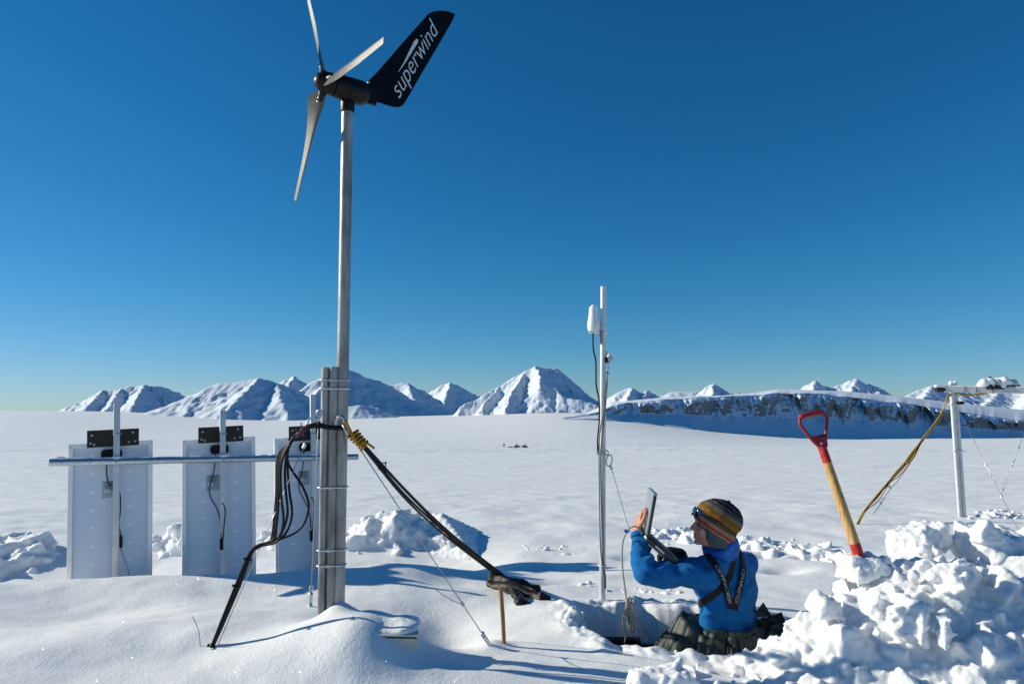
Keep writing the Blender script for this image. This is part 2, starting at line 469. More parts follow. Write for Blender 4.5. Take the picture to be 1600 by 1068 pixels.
def grid_mesh(name, X, Y, Z):
    ny, nx = X.shape
    me = bpy.data.meshes.new(name)
    co = np.stack([X, Y, Z], -1).reshape(-1, 3)
    idx = np.arange(nx * ny).reshape(ny, nx)
    q = np.stack([idx[:-1, :-1], idx[:-1, 1:], idx[1:, 1:], idx[1:, :-1]], -1).reshape(-1, 4)
    me.vertices.add(len(co)); me.vertices.foreach_set('co', co.ravel())
    me.loops.add(q.size); me.loops.foreach_set('vertex_index', q.ravel())
    me.polygons.add(len(q)); me.polygons.foreach_set('loop_start', np.arange(0, q.size, 4))
    me.update(calc_edges=True); me.validate()
    return me

def remesh(mb_mesh, voxel, smooth=2, factor=.5):
    "fuse overlapping closed shapes into one continuous skin"
    t = bpy.data.objects.new('tmp', mb_mesh); COL.objects.link(t)
    m = t.modifiers.new('r', 'REMESH'); m.mode = 'VOXEL'; m.voxel_size = voxel; m.adaptivity = 0
    if smooth:
        k = t.modifiers.new('s', 'SMOOTH'); k.factor = factor; k.iterations = smooth
    dg = bpy.context.evaluated_depsgraph_get()
    me = bpy.data.meshes.new_from_object(t.evaluated_get(dg), depsgraph=dg)
    bpy.data.objects.remove(t); bpy.data.meshes.remove(mb_mesh)
    return me
def get_co(me):
    co = np.empty(len(me.vertices) * 3); me.vertices.foreach_get('co', co); return co.reshape(-1, 3)
def get_no(me):
    no = np.empty(len(me.vertices) * 3); me.vertices.foreach_get('normal', no); return no.reshape(-1, 3)
def set_co(me, co):
    me.vertices.foreach_set('co', np.ascontiguousarray(co).ravel()); me.update()

def smooth_path(pts, per=8):
    pts = [Vector(p) for p in pts]
    if len(pts) < 3: return pts
    out = []
    ext = [pts[0] * 2 - pts[1]] + pts + [pts[-1] * 2 - pts[-2]]
    for i in range(1, len(ext) - 2):
        a, b, c, d = ext[i - 1], ext[i], ext[i + 1], ext[i + 2]
        for k in range(per):
            t = k / per
            out.append(.5 * ((2 * b) + (c - a) * t + (2 * a - 5 * b + 4 * c - d) * t * t + (3 * b - a - 3 * c + d) * t ** 3))
    out.append(pts[-1])
    return out
def text_mesh(body, extrude=0.0, offset=0.0, shear=0.0, outline=0.0):
    cu = bpy.data.curves.new('txt', 'FONT'); cu.body = body; cu.size = 1; cu.extrude = extrude; cu.offset = offset; cu.shear = shear
    cu.resolution_u = 6
    if outline: cu.fill_mode = 'NONE'; cu.bevel_depth = outline; cu.bevel_resolution = 0
    t = bpy.data.objects.new('tmp', cu); COL.objects.link(t)
    dg = bpy.context.evaluated_depsgraph_get()
    me = bpy.data.meshes.new_from_object(t.evaluated_get(dg), depsgraph=dg)
    bpy.data.objects.remove(t); bpy.data.curves.remove(cu)
    return me

# ================================================================== THE SETTING: snow ground
# far relief: how deep the glacier drops away with distance, for several bearings (u = bearing as frame column)
UC = np.array([-700, 0, 200, 400, 600, 750, 850, 930, 1010, 1150, 1300, 1600, 2300.])
QK = np.array([30, 100, 450, 1200, 2500, 5000, 9000, 30000.])
YT = np.array([
    [729, 706, 687, 668, 651, 643.0, 641, 640.5],
    [729, 708, 690, 671, 653, 644.0, 641, 640.5],
    [729, 710, 694, 677, 660, 648.0, 642, 641],
    [729, 711, 697, 680, 667, 659.0, 650, 644],
    [729, 711, 697, 679, 662, 654.0, 650, 644],
    [729, 711, 697, 677, 655, 650.0, 648, 644],
    [729, 711, 697, 671, 642, 643.0, 646, 644],
    [729, 711, 697, 668, 641, 643.0, 646, 644],
    [729, 711, 698, 676, 656, 650.0, 646, 644],
    [729, 711, 700, 687, 676, 660.0, 650, 644],
    [729, 712, 701, 694, 688, 672.0, 655, 644],
    [729, 712, 701, 693, 687, 682.0, 665, 644],
    [729, 712, 701, 693, 687, 682.0, 665, 644]])
_uf = np.linspace(-700, 2300, 240)
_lq = np.linspace(math.log(2.0), math.log(30000), 300)
_near = [(2, 0), (5, 0), (8, -.05), (15, -.35)]
_T = np.zeros((len(UC), len(_lq)))
for i in range(len(UC)):
    ks = np.array([k for k, _ in _near] + list(QK)); zs = np.array([z for _, z in _near] + [CAMZ - (y - 640) / FPX * q for y, q in zip(YT[i], QK)])
    # interpolate the sight angle (smooth over many scales), not the height
    ang = (CAMZ - zs) / ks
    _T[i] = np.interp(_lq, np.log(ks), ang)
_TF = np.stack([np.interp(_uf, UC, _T[:, j]) for j in range(len(_lq))], 1)
def _blur(a, n, axis):
    k = np.exp(-.5 * (np.arange(-3 * n, 3 * n + 1) / n) ** 2); k /= k.sum()
    pad = [(0, 0), (0, 0)]; pad[axis] = (3 * n, 3 * n)
    ap = np.pad(a, pad, mode='edge')
    return np.apply_along_axis(lambda r: np.convolve(r, k, 'valid'), axis, ap)
_lqk = np.log(np.array([600., 2000., 30000.]))
_und = (fbm2(_uf[:, None] * .011, _lq[None, :] * .9, 301, 3) * 2.6 + fbm2(_uf[:, None] * .004, _lq[None, :] * .5, 305, 2) * 2.0) / FPX
_TF = _TF + _und * sstep(math.log(500), math.log(2500), _lq)[None, :]
_TF = _blur(_blur(_TF, 5, 0), 5, 1)
def far_z(x, y):
    r = np.hypot(x, y); az = np.clip(np.arctan2(x, y), -R(50), R(50))
    u = np.clip(800 + FPX * np.tan(az), -699, 2299); q = np.maximum(r * np.cos(az), 2.01)
    l = np.clip(np.log(q), _lq[0], _lq[-1] - 1e-6)
    fu = (u + 700) / 3000 * (len(_uf) - 1); fl = (l - _lq[0]) / (_lq[1] - _lq[0])
    iu = np.clip(fu.astype(int), 0, len(_uf) - 2); il = np.clip(fl.astype(int), 0, len(_lq) - 2)
    a = fu - iu; b = fl - il
    ang = (_TF[iu, il] * (1 - a) + _TF[iu + 1, il] * a) * (1 - b) + (_TF[iu, il + 1] * (1 - a) + _TF[iu + 1, il + 1] * a) * b
    z = CAMZ - ang * q
    return z * sstep(6, 16, q)

MAST = P(524, 945, 3.5)
PIT = [(.36, 4.22), (.40, 3.85), (.50, 3.64), (.80, 3.54), (1.05, 3.47), (1.36, 3.50), (1.47, 3.75), (1.44, 4.05), (1.2, 4.24), (.8, 4.31)]
def poly_sdf(x, y, poly):
    d = np.full(x.shape, 1e9); s = np.ones(x.shape)
    n = len(poly)
    for i in range(n):
        ax, ay = poly[i]; bx, by = poly[(i + 1) % n]
        ex, ey = bx - ax, by - ay
        wx, wy = x - ax, y - ay
        t = np.clip((wx * ex + wy * ey) / (ex * ex + ey * ey), 0, 1)
        d = np.minimum(d, (wx - ex * t) ** 2 + (wy - ey * t) ** 2)
        c1 = y >= ay; c2 = y < by; c3 = ex * wy > ey * wx
        s = np.where((c1 & c2 & c3) | (~c1 & ~c2 & ~c3), -s, s)
    return s * np.sqrt(d)
def gb(x, y, cx, cy, h, sx, sy=None, rot=0):
    sy = sy or sx
    c, s = math.cos(rot), math.sin(rot)
    dx, dy = x - cx, y - cy
    a = (dx * c + dy * s) / sx; b = (-dx * s + dy * c) / sy
    return h * np.exp(-.5 * (a * a + b * b))
def flat_at(px, py, z=0.0):
    d = ray(px, py); t = (z - CAMZ) / d.z
    return d * t + Vector((0, 0, CAMZ))
BUMPS = []   # (px, py, height, sigma x, sigma y, rotation)
for px, py, h, sx, sy, rot in (
    (705, 912, -.05, .22, .16, -.2), (690, 965, -.04, .14, .10, 0), (600, 905, .03, .35, .15, 0),
    (705, 988, -.11, .16, .14, 0), (560, 1050, .04, .45, .16, -.1), (772, 1012, .035, .06, .06, 0),
    (325, 1016, .05, .16, .10, 0), (230, 1000, .05, .5, .22, .2), (90, 960, -.04, .4, .2, 0), (60, 1040, .03, .4, .2, .3),
    (420, 985, .035, .3, .10, .1), (860, 960, .05, .16, .12, 0), (850, 1045, .03, .3, .2, 0), (440, 935, -.03, .3, .12, .1), (880, 908, -.045, .13, .05, .1), (930, 902, .02, .1, .05, 0), (1225, 888, -.06, .11, .06, 0), (1195, 868, -.05, .10, .05, .3), (1262, 872, -.05, .08, .05, 0), (1120, 838, -.05, .12, .06, 0), (835, 885, -.03, .10, .05, 0), (985, 868, -.035, .1, .05, 0)):
    p = flat_at(px, py); BUMPS.append((p.x, p.y, h, sx, sy, rot))
def G(x, y):
    x = np.asarray(x, float); y = np.asarray(y, float)
    z = far_z(x, y)
    r = np.hypot(x, y)
    near = 1 - sstep(7, 13, r)
    # gentle swells
    def part(w, f):          # only where the weight counts
        out = np.zeros(w.shape); k = w > 1e-4
        if k.any(): out[k] = w[k] * f(x[k], y[k])
        return out
    z = z + part(near, lambda x, y: .024 * fbm2(x * .9 + 3.1, y * 1.3, 5, 3) + .005 * fbm2(x * 3.3, y * 4.6, 8, 2))
    z = z + part(sstep(8, 20, r) * (1 - sstep(60, 200, r)), lambda x, y: .022 * fbm2(x * .22, y * .6, 21, 3))
    z = z + part(sstep(6, 10, r) * (1 - sstep(28, 45, r)), lambda x, y: .014 * fbm2(x * 1.1 + 5, y * 2.0, 23, 3, .6))
    z = z + part(sstep(22, 40, r) * (1 - sstep(110, 190, r)), lambda x, y: .052 * fbm2(x * .33, y * .55, 24, 3, .6))
    z = z + part(sstep(90, 180, r) * (1 - sstep(420, 800, r)), lambda x, y: .26 * fbm2(x * .08, y * .12, 26, 3, .6))
    z = z + part(sstep(60, 200, r) * (1 - sstep(1500, 4000, r)), lambda x, y: 1.1 * fbm2(x * .006, y * .014, 22, 3))
    nr = r < 9
    if nr.any():
        zn = z[nr]; xn = x[nr]; yn = y[nr]
        for b in BUMPS: zn = zn + gb(xn, yn, *b)
        z[nr] = zn
    # drift ridge in front of the panels and the scoop they stand in
    cr = 4.72 + .17 * (x + 2.0)
    d = y - cr
    w = 1 - sstep(-.75, .3, x)
    z = z + w * (.085 * np.exp(-.5 * np.where(d < 0, d / .55, d / .20) ** 2) - .16 * sstep(.1, .45, d) * (1 - sstep(1.1, 1.9, d)))
    # mound round the mast foot
    mx, my = MAST.x, MAST.y
    z = z + gb(x, y, mx - .03, my - .02, .15, .28, .24) + gb(x, y, mx + .24, my - .10, .10, .17, .17) + gb(x, y, mx + .17, my - .30, .05, .12, .09) + gb(x, y, mx + .02, my - .01, .055, .055, .05)
    # the dug pit
    near2 = (np.abs(x - .9) < 1.3) & (np.abs(y - 3.9) < 1.0)
    if near2.any():
        xs, ys = x[near2], y[near2]
        sd = poly_sdf(xs, ys, PIT) + .03 * fbm2(xs * 5, ys * 5, 33, 3)
        zz = z[near2]
        wall = sstep(-.13, .0, sd); wall = 1 - wall
        lip = .035 * np.exp(-.5 * ((sd - .06) / .05) ** 2) * (0.5 + fbm2(xs * 6, ys * 6, 41, 3))
        z[near2] = zz * (1 - wall) + (-.97) * wall + lip
    return z
def g1(x, y): return float(G(np.array([x]), np.array([y]))[0])
def hit(px, py, y0=2.4):
    "where a sight line meets the snow"
    d = ray(px, py); c = Vector((0, 0, CAMZ))
    k = np.exp(np.linspace(math.log(y0), math.log(6000), 6000))
    xs = d.x / d.y * k; zs = CAMZ + d.z / d.y * k
    below = np.nonzero(zs < G(xs, k))[0]
    i = below[0] if len(below) else -1
    return Vector((xs[i], k[i], float(G(xs[i:i + 1], k[i:i + 1])[0])))

def build_ground():
    fine = np.radians(np.linspace(-50, 50, 900))
    rest = np.radians(np.linspace(52, 308, 60))
    az = np.concatenate([fine, rest, [fine[0] + 2 * math.pi]])
    rr = np.concatenate([np.linspace(.05, 2.1, 8), np.exp(np.arange(math.log(2.2), math.log(6.6), .0042)), np.exp(np.arange(math.log(6.63), math.log(30), .006)), np.exp(np.arange(math.log(30.2), math.log(300), .0095)), np.exp(np.linspace(math.log(303), math.log(26000), 210))])
    A, RR = np.meshgrid(az, rr)
    X = RR * np.sin(A); Y = RR * np.cos(A)
    Z = G(X.ravel(), Y.ravel()).reshape(X.shape)
    me = grid_mesh('snow_ground', X[:, ::-1], Y[:, ::-1], Z[:, ::-1])
    o = link_mesh('snow_ground', me, SNOW)
    tag(o, kind='structure')
build_ground()

# ------------------------------------------------------------------ mountains (ridge networks)
def mountain(ridges, slope=.62, n=(240, 150), rough=.16, seed=1, margin=1.15):
    segs = []
    for rd in ridges:
        pts = [P(px, py, D * 1000) for px, py, D in rd]
        segs += [(pts[i], pts[i + 1]) for i in range(len(pts) - 1)]
    allp = [p for s in segs for p in s]
    D = np.mean([p.y for p in allp])
    zb = CAMZ - 35 / FPX * D
    H = max(p.z for p in allp) - zb
    m = H / slope * margin
    x0, x1 = min(p.x for p in allp) - m, max(p.x for p in allp) + m
    y0, y1 = min(p.y for p in allp) - m, max(p.y for p in allp) + m * .6
    X, Y = np.meshgrid(np.linspace(x0, x1, n[0]), np.linspace(y0, y1, n[1]))
    k = 2.2 / H
    wx = X + .035 * H * fbm2(X * k * 2, Y * k * 2, seed, 4); wy = Y + .035 * H * fbm2(X * k * 2 + 9, Y * k * 2, seed + 5, 4)
    Z = np.full(X.shape, -1e9); S = np.zeros(X.shape); DD = np.zeros(X.shape)
    acc = 0.0
    for a, b in segs:
        ex, ey = b.x - a.x, b.y - a.y
        L = math.hypot(ex, ey)
        t = np.clip(((wx - a.x) * ex + (wy - a.y) * ey) / (ex * ex + ey * ey + 1e-9), 0, 1)
        qx, qy = wx - a.x - ex * t, wy - a.y - ey * t
        d = np.hypot(qx, qy)
        zz = a.z + (b.z - a.z) * t - slope * d * (1.25 - .45 * np.clip(d / m, 0, 1))
        side = np.sign(ex * qy - ey * qx)
        fan = np.arctan2(np.where((t <= 0) | (t >= 1), (qx * ex + qy * ey) / (L + 1e-9), 0), d + 1e-6) * H * .6
        zz = np.maximum(zz, zb + (a.z + (b.z - a.z) * t - zb) * .30 - .085 * d)      # snow apron at the foot
        w = zz > Z
        Z = np.where(w, zz, Z); S = np.where(w, acc + t * L + fan + side * 1e4, S); DD = np.where(w, d, DD)
        acc += L
    hh = np.clip((Z - zb) / H, 0, 1)
    rib = ridged2(S * 5.0 / H, DD * .9 / H, seed + 7, 4, .55) - .8          # ribs and gullies running down the faces
    Z = Z + rough * H * .27 * sstep(.02, .25, DD / m) * rib * np.minimum(hh * 3, 1)
    Z = Z + rough * H * .17 * np.minimum(hh * 2, 1) * (ridged2(X * k * 2.5, Y * k * 2.5, seed + 3, 5, .6) - .9) * (1 - .6 * hh)
    Z = np.maximum(Z, zb - .25 * H)
    me = grid_mesh('mountain', X, Y, Z)
    return tag(link_mesh('mountain', me, MOUNT), kind='structure')
mountain([[(92, 641, 9), (130, 626, 9), (160, 609, 9), (176, 609, 9), (200, 604, 9), (226, 601, 9), (255, 604, 9.1), (280, 613, 9.2), (303, 626, 9.4)], [(226, 601, 9), (215, 619, 8.3), (204, 640, 7.9)], [(160, 609, 9), (150, 622, 8.5), (135, 637, 8.2)], [(190, 606, 9), (178, 622, 8.5), (168, 640, 8.1)]], .8, seed=3, rough=.17)
mountain([[(262, 652, 5.6), (300, 624, 5.8), (336, 599, 6), (378, 595, 6), (405, 590, 6), (432, 597, 6.1), (470, 612, 6.3), (500, 640, 6.6)], [(405, 590, 6), (372, 622, 5.4), (345, 648, 5.1)], [(432, 597, 6.1), (440, 625, 5.5), (452, 652, 5.2)], [(300, 624, 5.8), (290, 645, 5.4)]], .5, seed=11, rough=.14)
mountain([[(430, 604, 11), (447, 591, 11), (459, 586, 11), (470, 592, 11), (489, 608, 11)], [(459, 586, 11), (452, 604, 10.6)]], .8, (120, 90), seed=17, rough=.25)
mountain([[(455, 622, 7), (500, 590, 7.3), (532, 576, 7.6), (550, 578, 7.7), (572, 589, 7.9), (592, 594, 8), (612, 604, 8.2), (645, 624, 8.5), (695, 634, 9)], [(532, 576, 7.6), (505, 604, 7.1), (478, 632, 6.7), (462, 656, 6.5)]], .6, seed=23, rough=.07)
mountain([[(520, 640, 5.6), (560, 632, 5.7), (590, 637, 5.8), (632, 654, 6)], [(560, 632, 5.7), (548, 655, 5.4)], [(590, 637, 5.8), (582, 655, 5.5)]], .4, (120, 80), seed=29, rough=.1)
mountain([[(590, 604, 9.6), (612, 601, 9.8), (622, 599, 9.8), (637, 597, 9.8), (652, 604, 9.9), (684, 624, 10)], [(637, 597, 9.8), (642, 612, 9.4), (650, 628, 9.1)]], .78, (140, 90), seed=31, rough=.2)
mountain([[(660, 622, 12), (690, 601, 12), (703, 595.5, 12), (722, 605, 12.1), (750, 620, 12.3)], [(703, 595.5, 12), (698, 612, 11.3), (693, 628, 10.9)]], .82, (140, 90), seed=37, rough=.2)
mountain([[(722, 634, 5.1), (780, 603, 5.2), (820, 580, 5.2), (838, 571, 5.2), (850, 574.5, 5.25), (872, 574.5, 5.3), (879, 587, 5.35), (900, 603, 5.45), (932, 625, 5.7)], [(839, 571, 5.2), (846, 599, 4.85), (868, 606, 4.85), (880, 620, 4.75), (930, 630, 4.7)], [(820, 582, 5.2), (800, 612, 4.85), (790, 640, 4.6)], [(780, 603, 5.2), (755, 636, 4.8)]], .86, (340, 240), seed=41, rough=.075)
mountain([[(944, 624, 12), (968, 611, 12), (987, 605, 12), (999, 612, 12), (1011, 610, 12.1), (1040, 623, 12.3)], [(987, 605, 12), (980, 622, 11.4)], [(1011, 610, 12.1), (1005, 622, 11.6)]], .7, (160, 90), seed=43, rough=.26)
mountain([[(1035, 617, 14), (1050, 612, 14), (1090, 611, 14), (1150, 612, 14), (1178, 617, 14)]], .6, (120, 60), seed=45, rough=.1)
mountain([[(1092, 616, 13), (1105, 603, 13), (1116, 599, 13), (1126, 604, 13), (1136, 616, 13)], [(1116, 599, 13), (1112, 614, 12.6)]], .8, (110, 80), seed=47, rough=.25)
mountain([[(1235, 618, 10), (1264, 598, 10), (1275, 594.5, 10), (1290, 603, 10), (1302, 605, 10), (1325, 594, 10), (1338, 591.5, 10), (1356, 600, 10.1), (1372, 605, 10.1), (1394, 620, 10.3)], [(1275, 594.5, 10), (1268, 615, 9.5)], [(1338, 591.5, 10), (1326, 618, 9.5)], [(1366, 603, 10.1), (1362, 618, 9.7)]], .72, (220, 110), seed=53, rough=.24)
mountain([[(1385, 630, 8.6), (1430, 611, 8.8), (1456, 602, 8.9), (1476, 601, 9), (1496, 608, 9), (1530, 614, 9), (1560, 612, 9), (1610, 606, 9), (1680, 612, 9)], [(1456, 602, 8.9), (1440, 624, 8.3)], [(1560, 612, 9), (1530, 640, 8.2)], [(1610, 606, 9), (1600, 640, 8)]], .55, (240, 110), seed=59, rough=.2)

# ------------------------------------------------------------------ the flat-topped escarpment
def build_cliff():
    U = np.linspace(880, 1850, 560)
    f = lambda *k: np.interp(U, [a for a, _ in k], [b for _, b in k])
    D = f((880, 1880), (940, 1880), (965, 1890), (1000, 1920), (1080, 2020), (1240, 2400), (1350, 2800), (1460, 3300), (1600, 4200), (1850, 5800))
    yt = f((880, 652), (915, 647), (935, 643), (955, 634), (965, 632), (1000, 628), (1060, 622), (1130, 619), (1180, 617), (1215, 614), (1250, 614), (1320, 619), (1400, 628), (1460, 637), (1500, 643), (1560, 652), (1600, 657), (1850, 680))
    yb = f((880, 655), (915, 654), (935, 654), (950, 658), (968, 663), (1080, 674), (1160, 683), (1240, 691), (1350, 691), (1460, 691), (1600, 688), (1850, 690))
    ys = f((880, 651.5), (915, 645), (938, 635), (955, 628), (1050, 619.5), (1130, 617.5), (1180, 613), (1215, 608), (1250, 608.5), (1320, 611), (1400, 618), (1500, 630), (1600, 640), (1850, 660))
    ys = np.minimum(ys, yt - .6)
    s1 = np.linspace(-.12, 1, 170); s2 = np.linspace(0, 1, 40)[1:]
    rows = []; rock = []; faces = []
    Hm = (yb - yt) / FPX * D
    jag = fbm2(U * .02, U * 0, 71, 4) * 2.2
    rows.append((U, yb + 30, D - 20)); rock.append(np.full_like(U, -.6))
    for s in s1:
        sc = np.clip(s, 0, 1)
        dep = np.where(sc < .5, .74 * sc / .5, .74 + .26 * (sc - .5) / .5)
        cl = sstep(.25, .8, np.full_like(U, sc))
        but = ridged2(U * .030 + sc * .35, sc * .6 + U * 0, 73, 3, .45) + .22 * ridged2(U * .10, sc * 2.2 + U * 0, 77, 3, .5)
        amp = np.interp(U, [880, 1400, 1470, 1850], [.9, .9, 1.9, 1.9])
        dd = D + Hm * 3.0 * dep - cl * Hm * .42 * amp * (but - .6) * (1 - .8 * sstep(.93, 1, np.full_like(U, sc)))
        yy = yb + (yt - yb) * s + jag * sstep(.85, 1, np.full_like(U, sc)) * np.clip((yb - yt) / 30, 0, 1)
        rows.append((U, yy, dd))
        bandn = fbm2(U * .02, U * 0 + 4, 79, 2) * .10
        v = sc + bandn
        b1 = np.exp(-((v - .58) / .028) ** 2) + .8 * np.exp(-((v - .70) / .014) ** 2) + .9 * np.exp(-((v - .82) / .016) ** 2) + .5 * np.exp(-((v - .92) / .012) ** 2)
        patch = sstep(-.05, .45, fbm2(U * .045, U * 0 + sc * 2, 83, 3))
        rock.append(.30 * b1 * patch * sstep(8, 25, yb - yt))
    top = rows[-1]
    for s in s2:
        y2 = top[1] + (ys - top[1]) * (1 - (1 - s) ** 1.6)
        rows.append((U, y2, top[2] + s * 3200)); rock.append(np.full_like(U, -.6))
    X = []; Y = []; Z = []
    for u, yy, dd in rows:
        a = (u - 800) / FPX; b = -(yy - 534) / FPX
        dy = CT - b * ST; dz = ST + b * CT; t = dd / dy
        X.append(a * t); Y.append(dd); Z.append(CAMZ + dz * t)
    # a back side so that it is a body
    X.append(X[-1] * 1.15); Y.append(Y[-1] * 1.15); Z.append(Z[-1] - 400); rock.append(np.full_like(U, -.6))
    me = grid_mesh('escarpment', np.array(X), np.array(Y), np.array(Z))
    at = me.attributes.new('rock', 'FLOAT', 'POINT'); at.data.foreach_set('value', np.array(rock).ravel().astype(np.float32))
    tag(link_mesh('escarpment', me, CLIFF), kind='structure')
build_cliff()


# ================================================================== SNOW HEAPS
def lump(mb, c, s, blocky=.5, rot=None, flat=(1, 1, 1)):
    "one lump of dug snow: a broken convex block or a rounded clod"
    rs = np.random.default_rng(int(rng.integers(1 << 30)))
    if rs.random() < blocky:
        pts = rs.uniform(-1, 1, (11, 3)); pts = np.sign(pts) * np.abs(pts) ** .45
    else:
        pts = rs.normal(size=(26, 3)); pts /= np.linalg.norm(pts, axis=1)[:, None]; pts *= rs.uniform(.8, 1.1, (26, 1))
    pts = pts * np.array(flat) * rs.uniform(.7, 1.25, 3) * s
    q = Quaternion(rs.normal(size=4)).normalized() if rot is None else rot
    bm = bmesh.new()
    for p in pts: bm.verts.new(q @ Vector(p) + Vector(c))
    bmesh.ops.convex_hull(bm, input=list(bm.verts))
    loose = [v for v in bm.verts if not v.link_faces]
    for v in loose: bm.verts.remove(v)
    bm.verts.index_update()
    mb.add([v.co.copy() for v in bm.verts], [[v.index for v in f.verts] for f in bm.faces])
    bm.free()
def mound_solid(mb, f, x0, x1, y0, y1, n=60, depth=.25):
    "closed body under a height function f(x, y)"
    nx = n; ny = max(8, int(n * (y1 - y0) / (x1 - x0)))
    X, Y = np.meshgrid(np.linspace(x0, x1, nx), np.linspace(y0, y1, ny))
    Z = f(X.ravel(), Y.ravel()).reshape(X.shape)
    zb = float(Z.min()) - depth
    vs = [(X[j, i], Y[j, i], Z[j, i]) for j in range(ny) for i in range(nx)] + [(X[j, i], Y[j, i], zb) for j in range(ny) for i in range(nx)]
    N = nx * ny; fs = []
    for j in range(ny - 1):
        for i in range(nx - 1):
            a = j * nx + i
            fs.append((a, a + 1, a + nx + 1, a + nx)); fs.append((N + a, N + a + nx, N + a + nx + 1, N + a + 1))
    for i in range(nx - 1):
        a = i; fs.append((a + 1, a, N + a, N + a + 1)); a = (ny - 1) * nx + i; fs.append((a, a + 1, N + a + 1, N + a))
    for j in range(ny - 1):
        a = j * nx; fs.append((a, a + nx, N + a + nx, N + a)); a = j * nx + nx - 1; fs.append((a + nx, a, N + a, N + a + nx))
    mb.add(vs, fs)
def finish_heap(mb, name, voxel, label, smooth=2, rough=.012, seed=1, cat='snow heap', group=None):
    me = remesh(mb.mesh(), voxel, smooth)
    co = get_co(me); no = get_no(me)
    d = rough * fbm3(co, 9.0, seed, 3) + rough * .5 * fbm3(co, 34.0, seed + 4, 2) + rough * .22 * fbm3(co, 95.0, seed + 9, 1)
    set_co(me, co + no * d[:, None])
    o = link_mesh(name, me, SNOW_PILE)
    recenter(o)
    return tag(o, label, cat, group)

def big_heap(x, y):
    "overall shape of the heap thrown up beside the pit"
    g = G(x, y)
    h = gb(x, y, 2.45, 3.5, .44, .50, .36) + gb(x, y, 3.2, 3.6, .30, .5, .45) + gb(x, y, 1.78, 3.36, .30, .26, .24) + gb(x, y, 1.38, 3.22, .09, .22, .16) + gb(x, y, 1.9, 2.85, .09, .95, .22) + gb(x, y, 1.22, 3.36, .07, .22, .07)
    edge = sstep(.0, .10, h)
    return g - .06 + h * edge
HX0, HX1, HY0, HY1 = .75, 4.1, 2.35, 4.5
def build_big_heap():
    mb = MB()
    def f(x, y):
        z = big_heap(x, y)
        inpit = poly_sdf(np.asarray(x), np.asarray(y), PIT)
        z = np.where(inpit < .03, np.minimum(z, -1.0), z)
        return np.maximum(z, -1.0)
    mound_solid(mb, f, HX0, HX1, HY0, HY1, 110, .1)
    def put(n, s0, s1, emb, blocky, hmin=.0):
        N = n * 40
        X = rng.uniform(.55, 3.8, N); Y = rng.uniform(2.45, 4.3, N)
        d = poly_sdf(X, Y, PIT); Z = big_heap(X, Y); g = G(X, Y); hgt = Z + .06 - g
        pr = np.where(hgt > .015, np.minimum(1, hgt / .16), 0)
        pr = np.where((X < 1.5) & (Y < 3.15) & (X > .8 + .6 * (Y - 2.62)), np.maximum(pr, .25), pr)
        ok = (d > .06) & (hgt > hmin) & ~((X < 1.55) & (Y > 3.5)) & ~((X < 1.0) & (Y > 3.4)) & (rng.random(N) < pr)
        for i in np.nonzero(ok)[0][:n]:
            s = s0 * (s1 / s0) ** rng.random()
            lump(mb, (X[i], Y[i], max(Z[i], g[i] - .02) + s * emb), s, blocky)
    put(34, .07, .15, -.25, 1.0, .17); put(130, .035, .075, .0, .9, .05); put(520, .016, .036, .3, .8); put(1100, .008, .016, .5, .6)
    finish_heap(mb, 'snow_heap', .0108, 'big white heap of shovelled snow beside the kneeling man\'s pit'.replace("kneeling man's", "man's"), 1, .011, 3)
build_big_heap()

# larger blocks that can be told apart on the heap
def snow_block(px, py, Y, sx, sy, sz, rz, label, seed, tilt=0.0, taper=0.0, group=None):
    c = P(px, py, Y)
    mb = MB(); rs = np.random.default_rng(seed)
    pts = []
    for x in (-1, 1):
        for y in (-1, 1):
            for z in (-1, 0, 1):
                k = 1 - taper * (z + 1) / 2
                pts.append(Vector((x * sx * k * rs.uniform(.5, 1.1), y * sy * k * rs.uniform(.5, 1.1), z * sz * rs.uniform(.6, 1.1))))
    M = Matrix.Translation(c) @ Matrix.Rotation(rz, 4, 'Z') @ Matrix.Rotation(tilt, 4, 'Y')
    bm = bmesh.new()
    for p in pts: bm.verts.new(M @ p)
    bmesh.ops.convex_hull(bm, input=list(bm.verts))
    for v in [v for v in bm.verts if not v.link_faces]: bm.verts.remove(v)
    bm.verts.index_update(); mb.add([v.co.copy() for v in bm.verts], [[v.index for v in f.verts] for f in bm.faces]); bm.free()
    for _ in range(10):
        q = M @ Vector((rs.uniform(-sx, sx), rs.uniform(-sy, sy), rs.choice([-1, 1]) * sz * .7)); lump(mb, q, min(sx, sy, sz) * rs.uniform(.25, .5), .5)
    for _ in range(16):
        q = M @ Vector((rs.uniform(-sx, sx) * 1.05, rs.uniform(-sy, sy) * 1.05, rs.uniform(-1, .5) * sz)); lump(mb, q, min(sx, sy, sz) * rs.uniform(.15, .4), .3)
    return finish_heap(mb, 'snow_block', .008, label, 2, .014, seed, 'snow block', group)
snow_block(1438, 842, 3.62, .13, .10, .085, .3, 'broad flat-faced snow block lying on the heap\'s crest beyond the shovel foot', 5, -.25)
snow_block(1552, 872, 3.58, .17, .14, .17, .2, 'largest rounded snow boulder topping the heap', 6, .1)
snow_block(1476, 986, 2.95, .045, .03, .075, .5, 'thin upright shard of snow standing on the heap', 7, .15, .75)
snow_block(1425, 968, 3.05, .06, .08, .10, .5, 'leaning slab of snow right behind the upright snow shard', 8, .45)
snow_block(1478, 912, 3.22, .12, .10, .10, .6, 'pointed wedge of snow on the heap below the largest boulder', 9, -.3, .45)
snow_block(1292, 946, 3.25, .06, .06, .05, .2, 'loose snow block at the heap\'s edge next to the dark green cloth', 10, .2)
snow_block(1345, 888, 3.42, .11, .10, .06, .1, 'snow block in which the shovel stands', 12, .05)
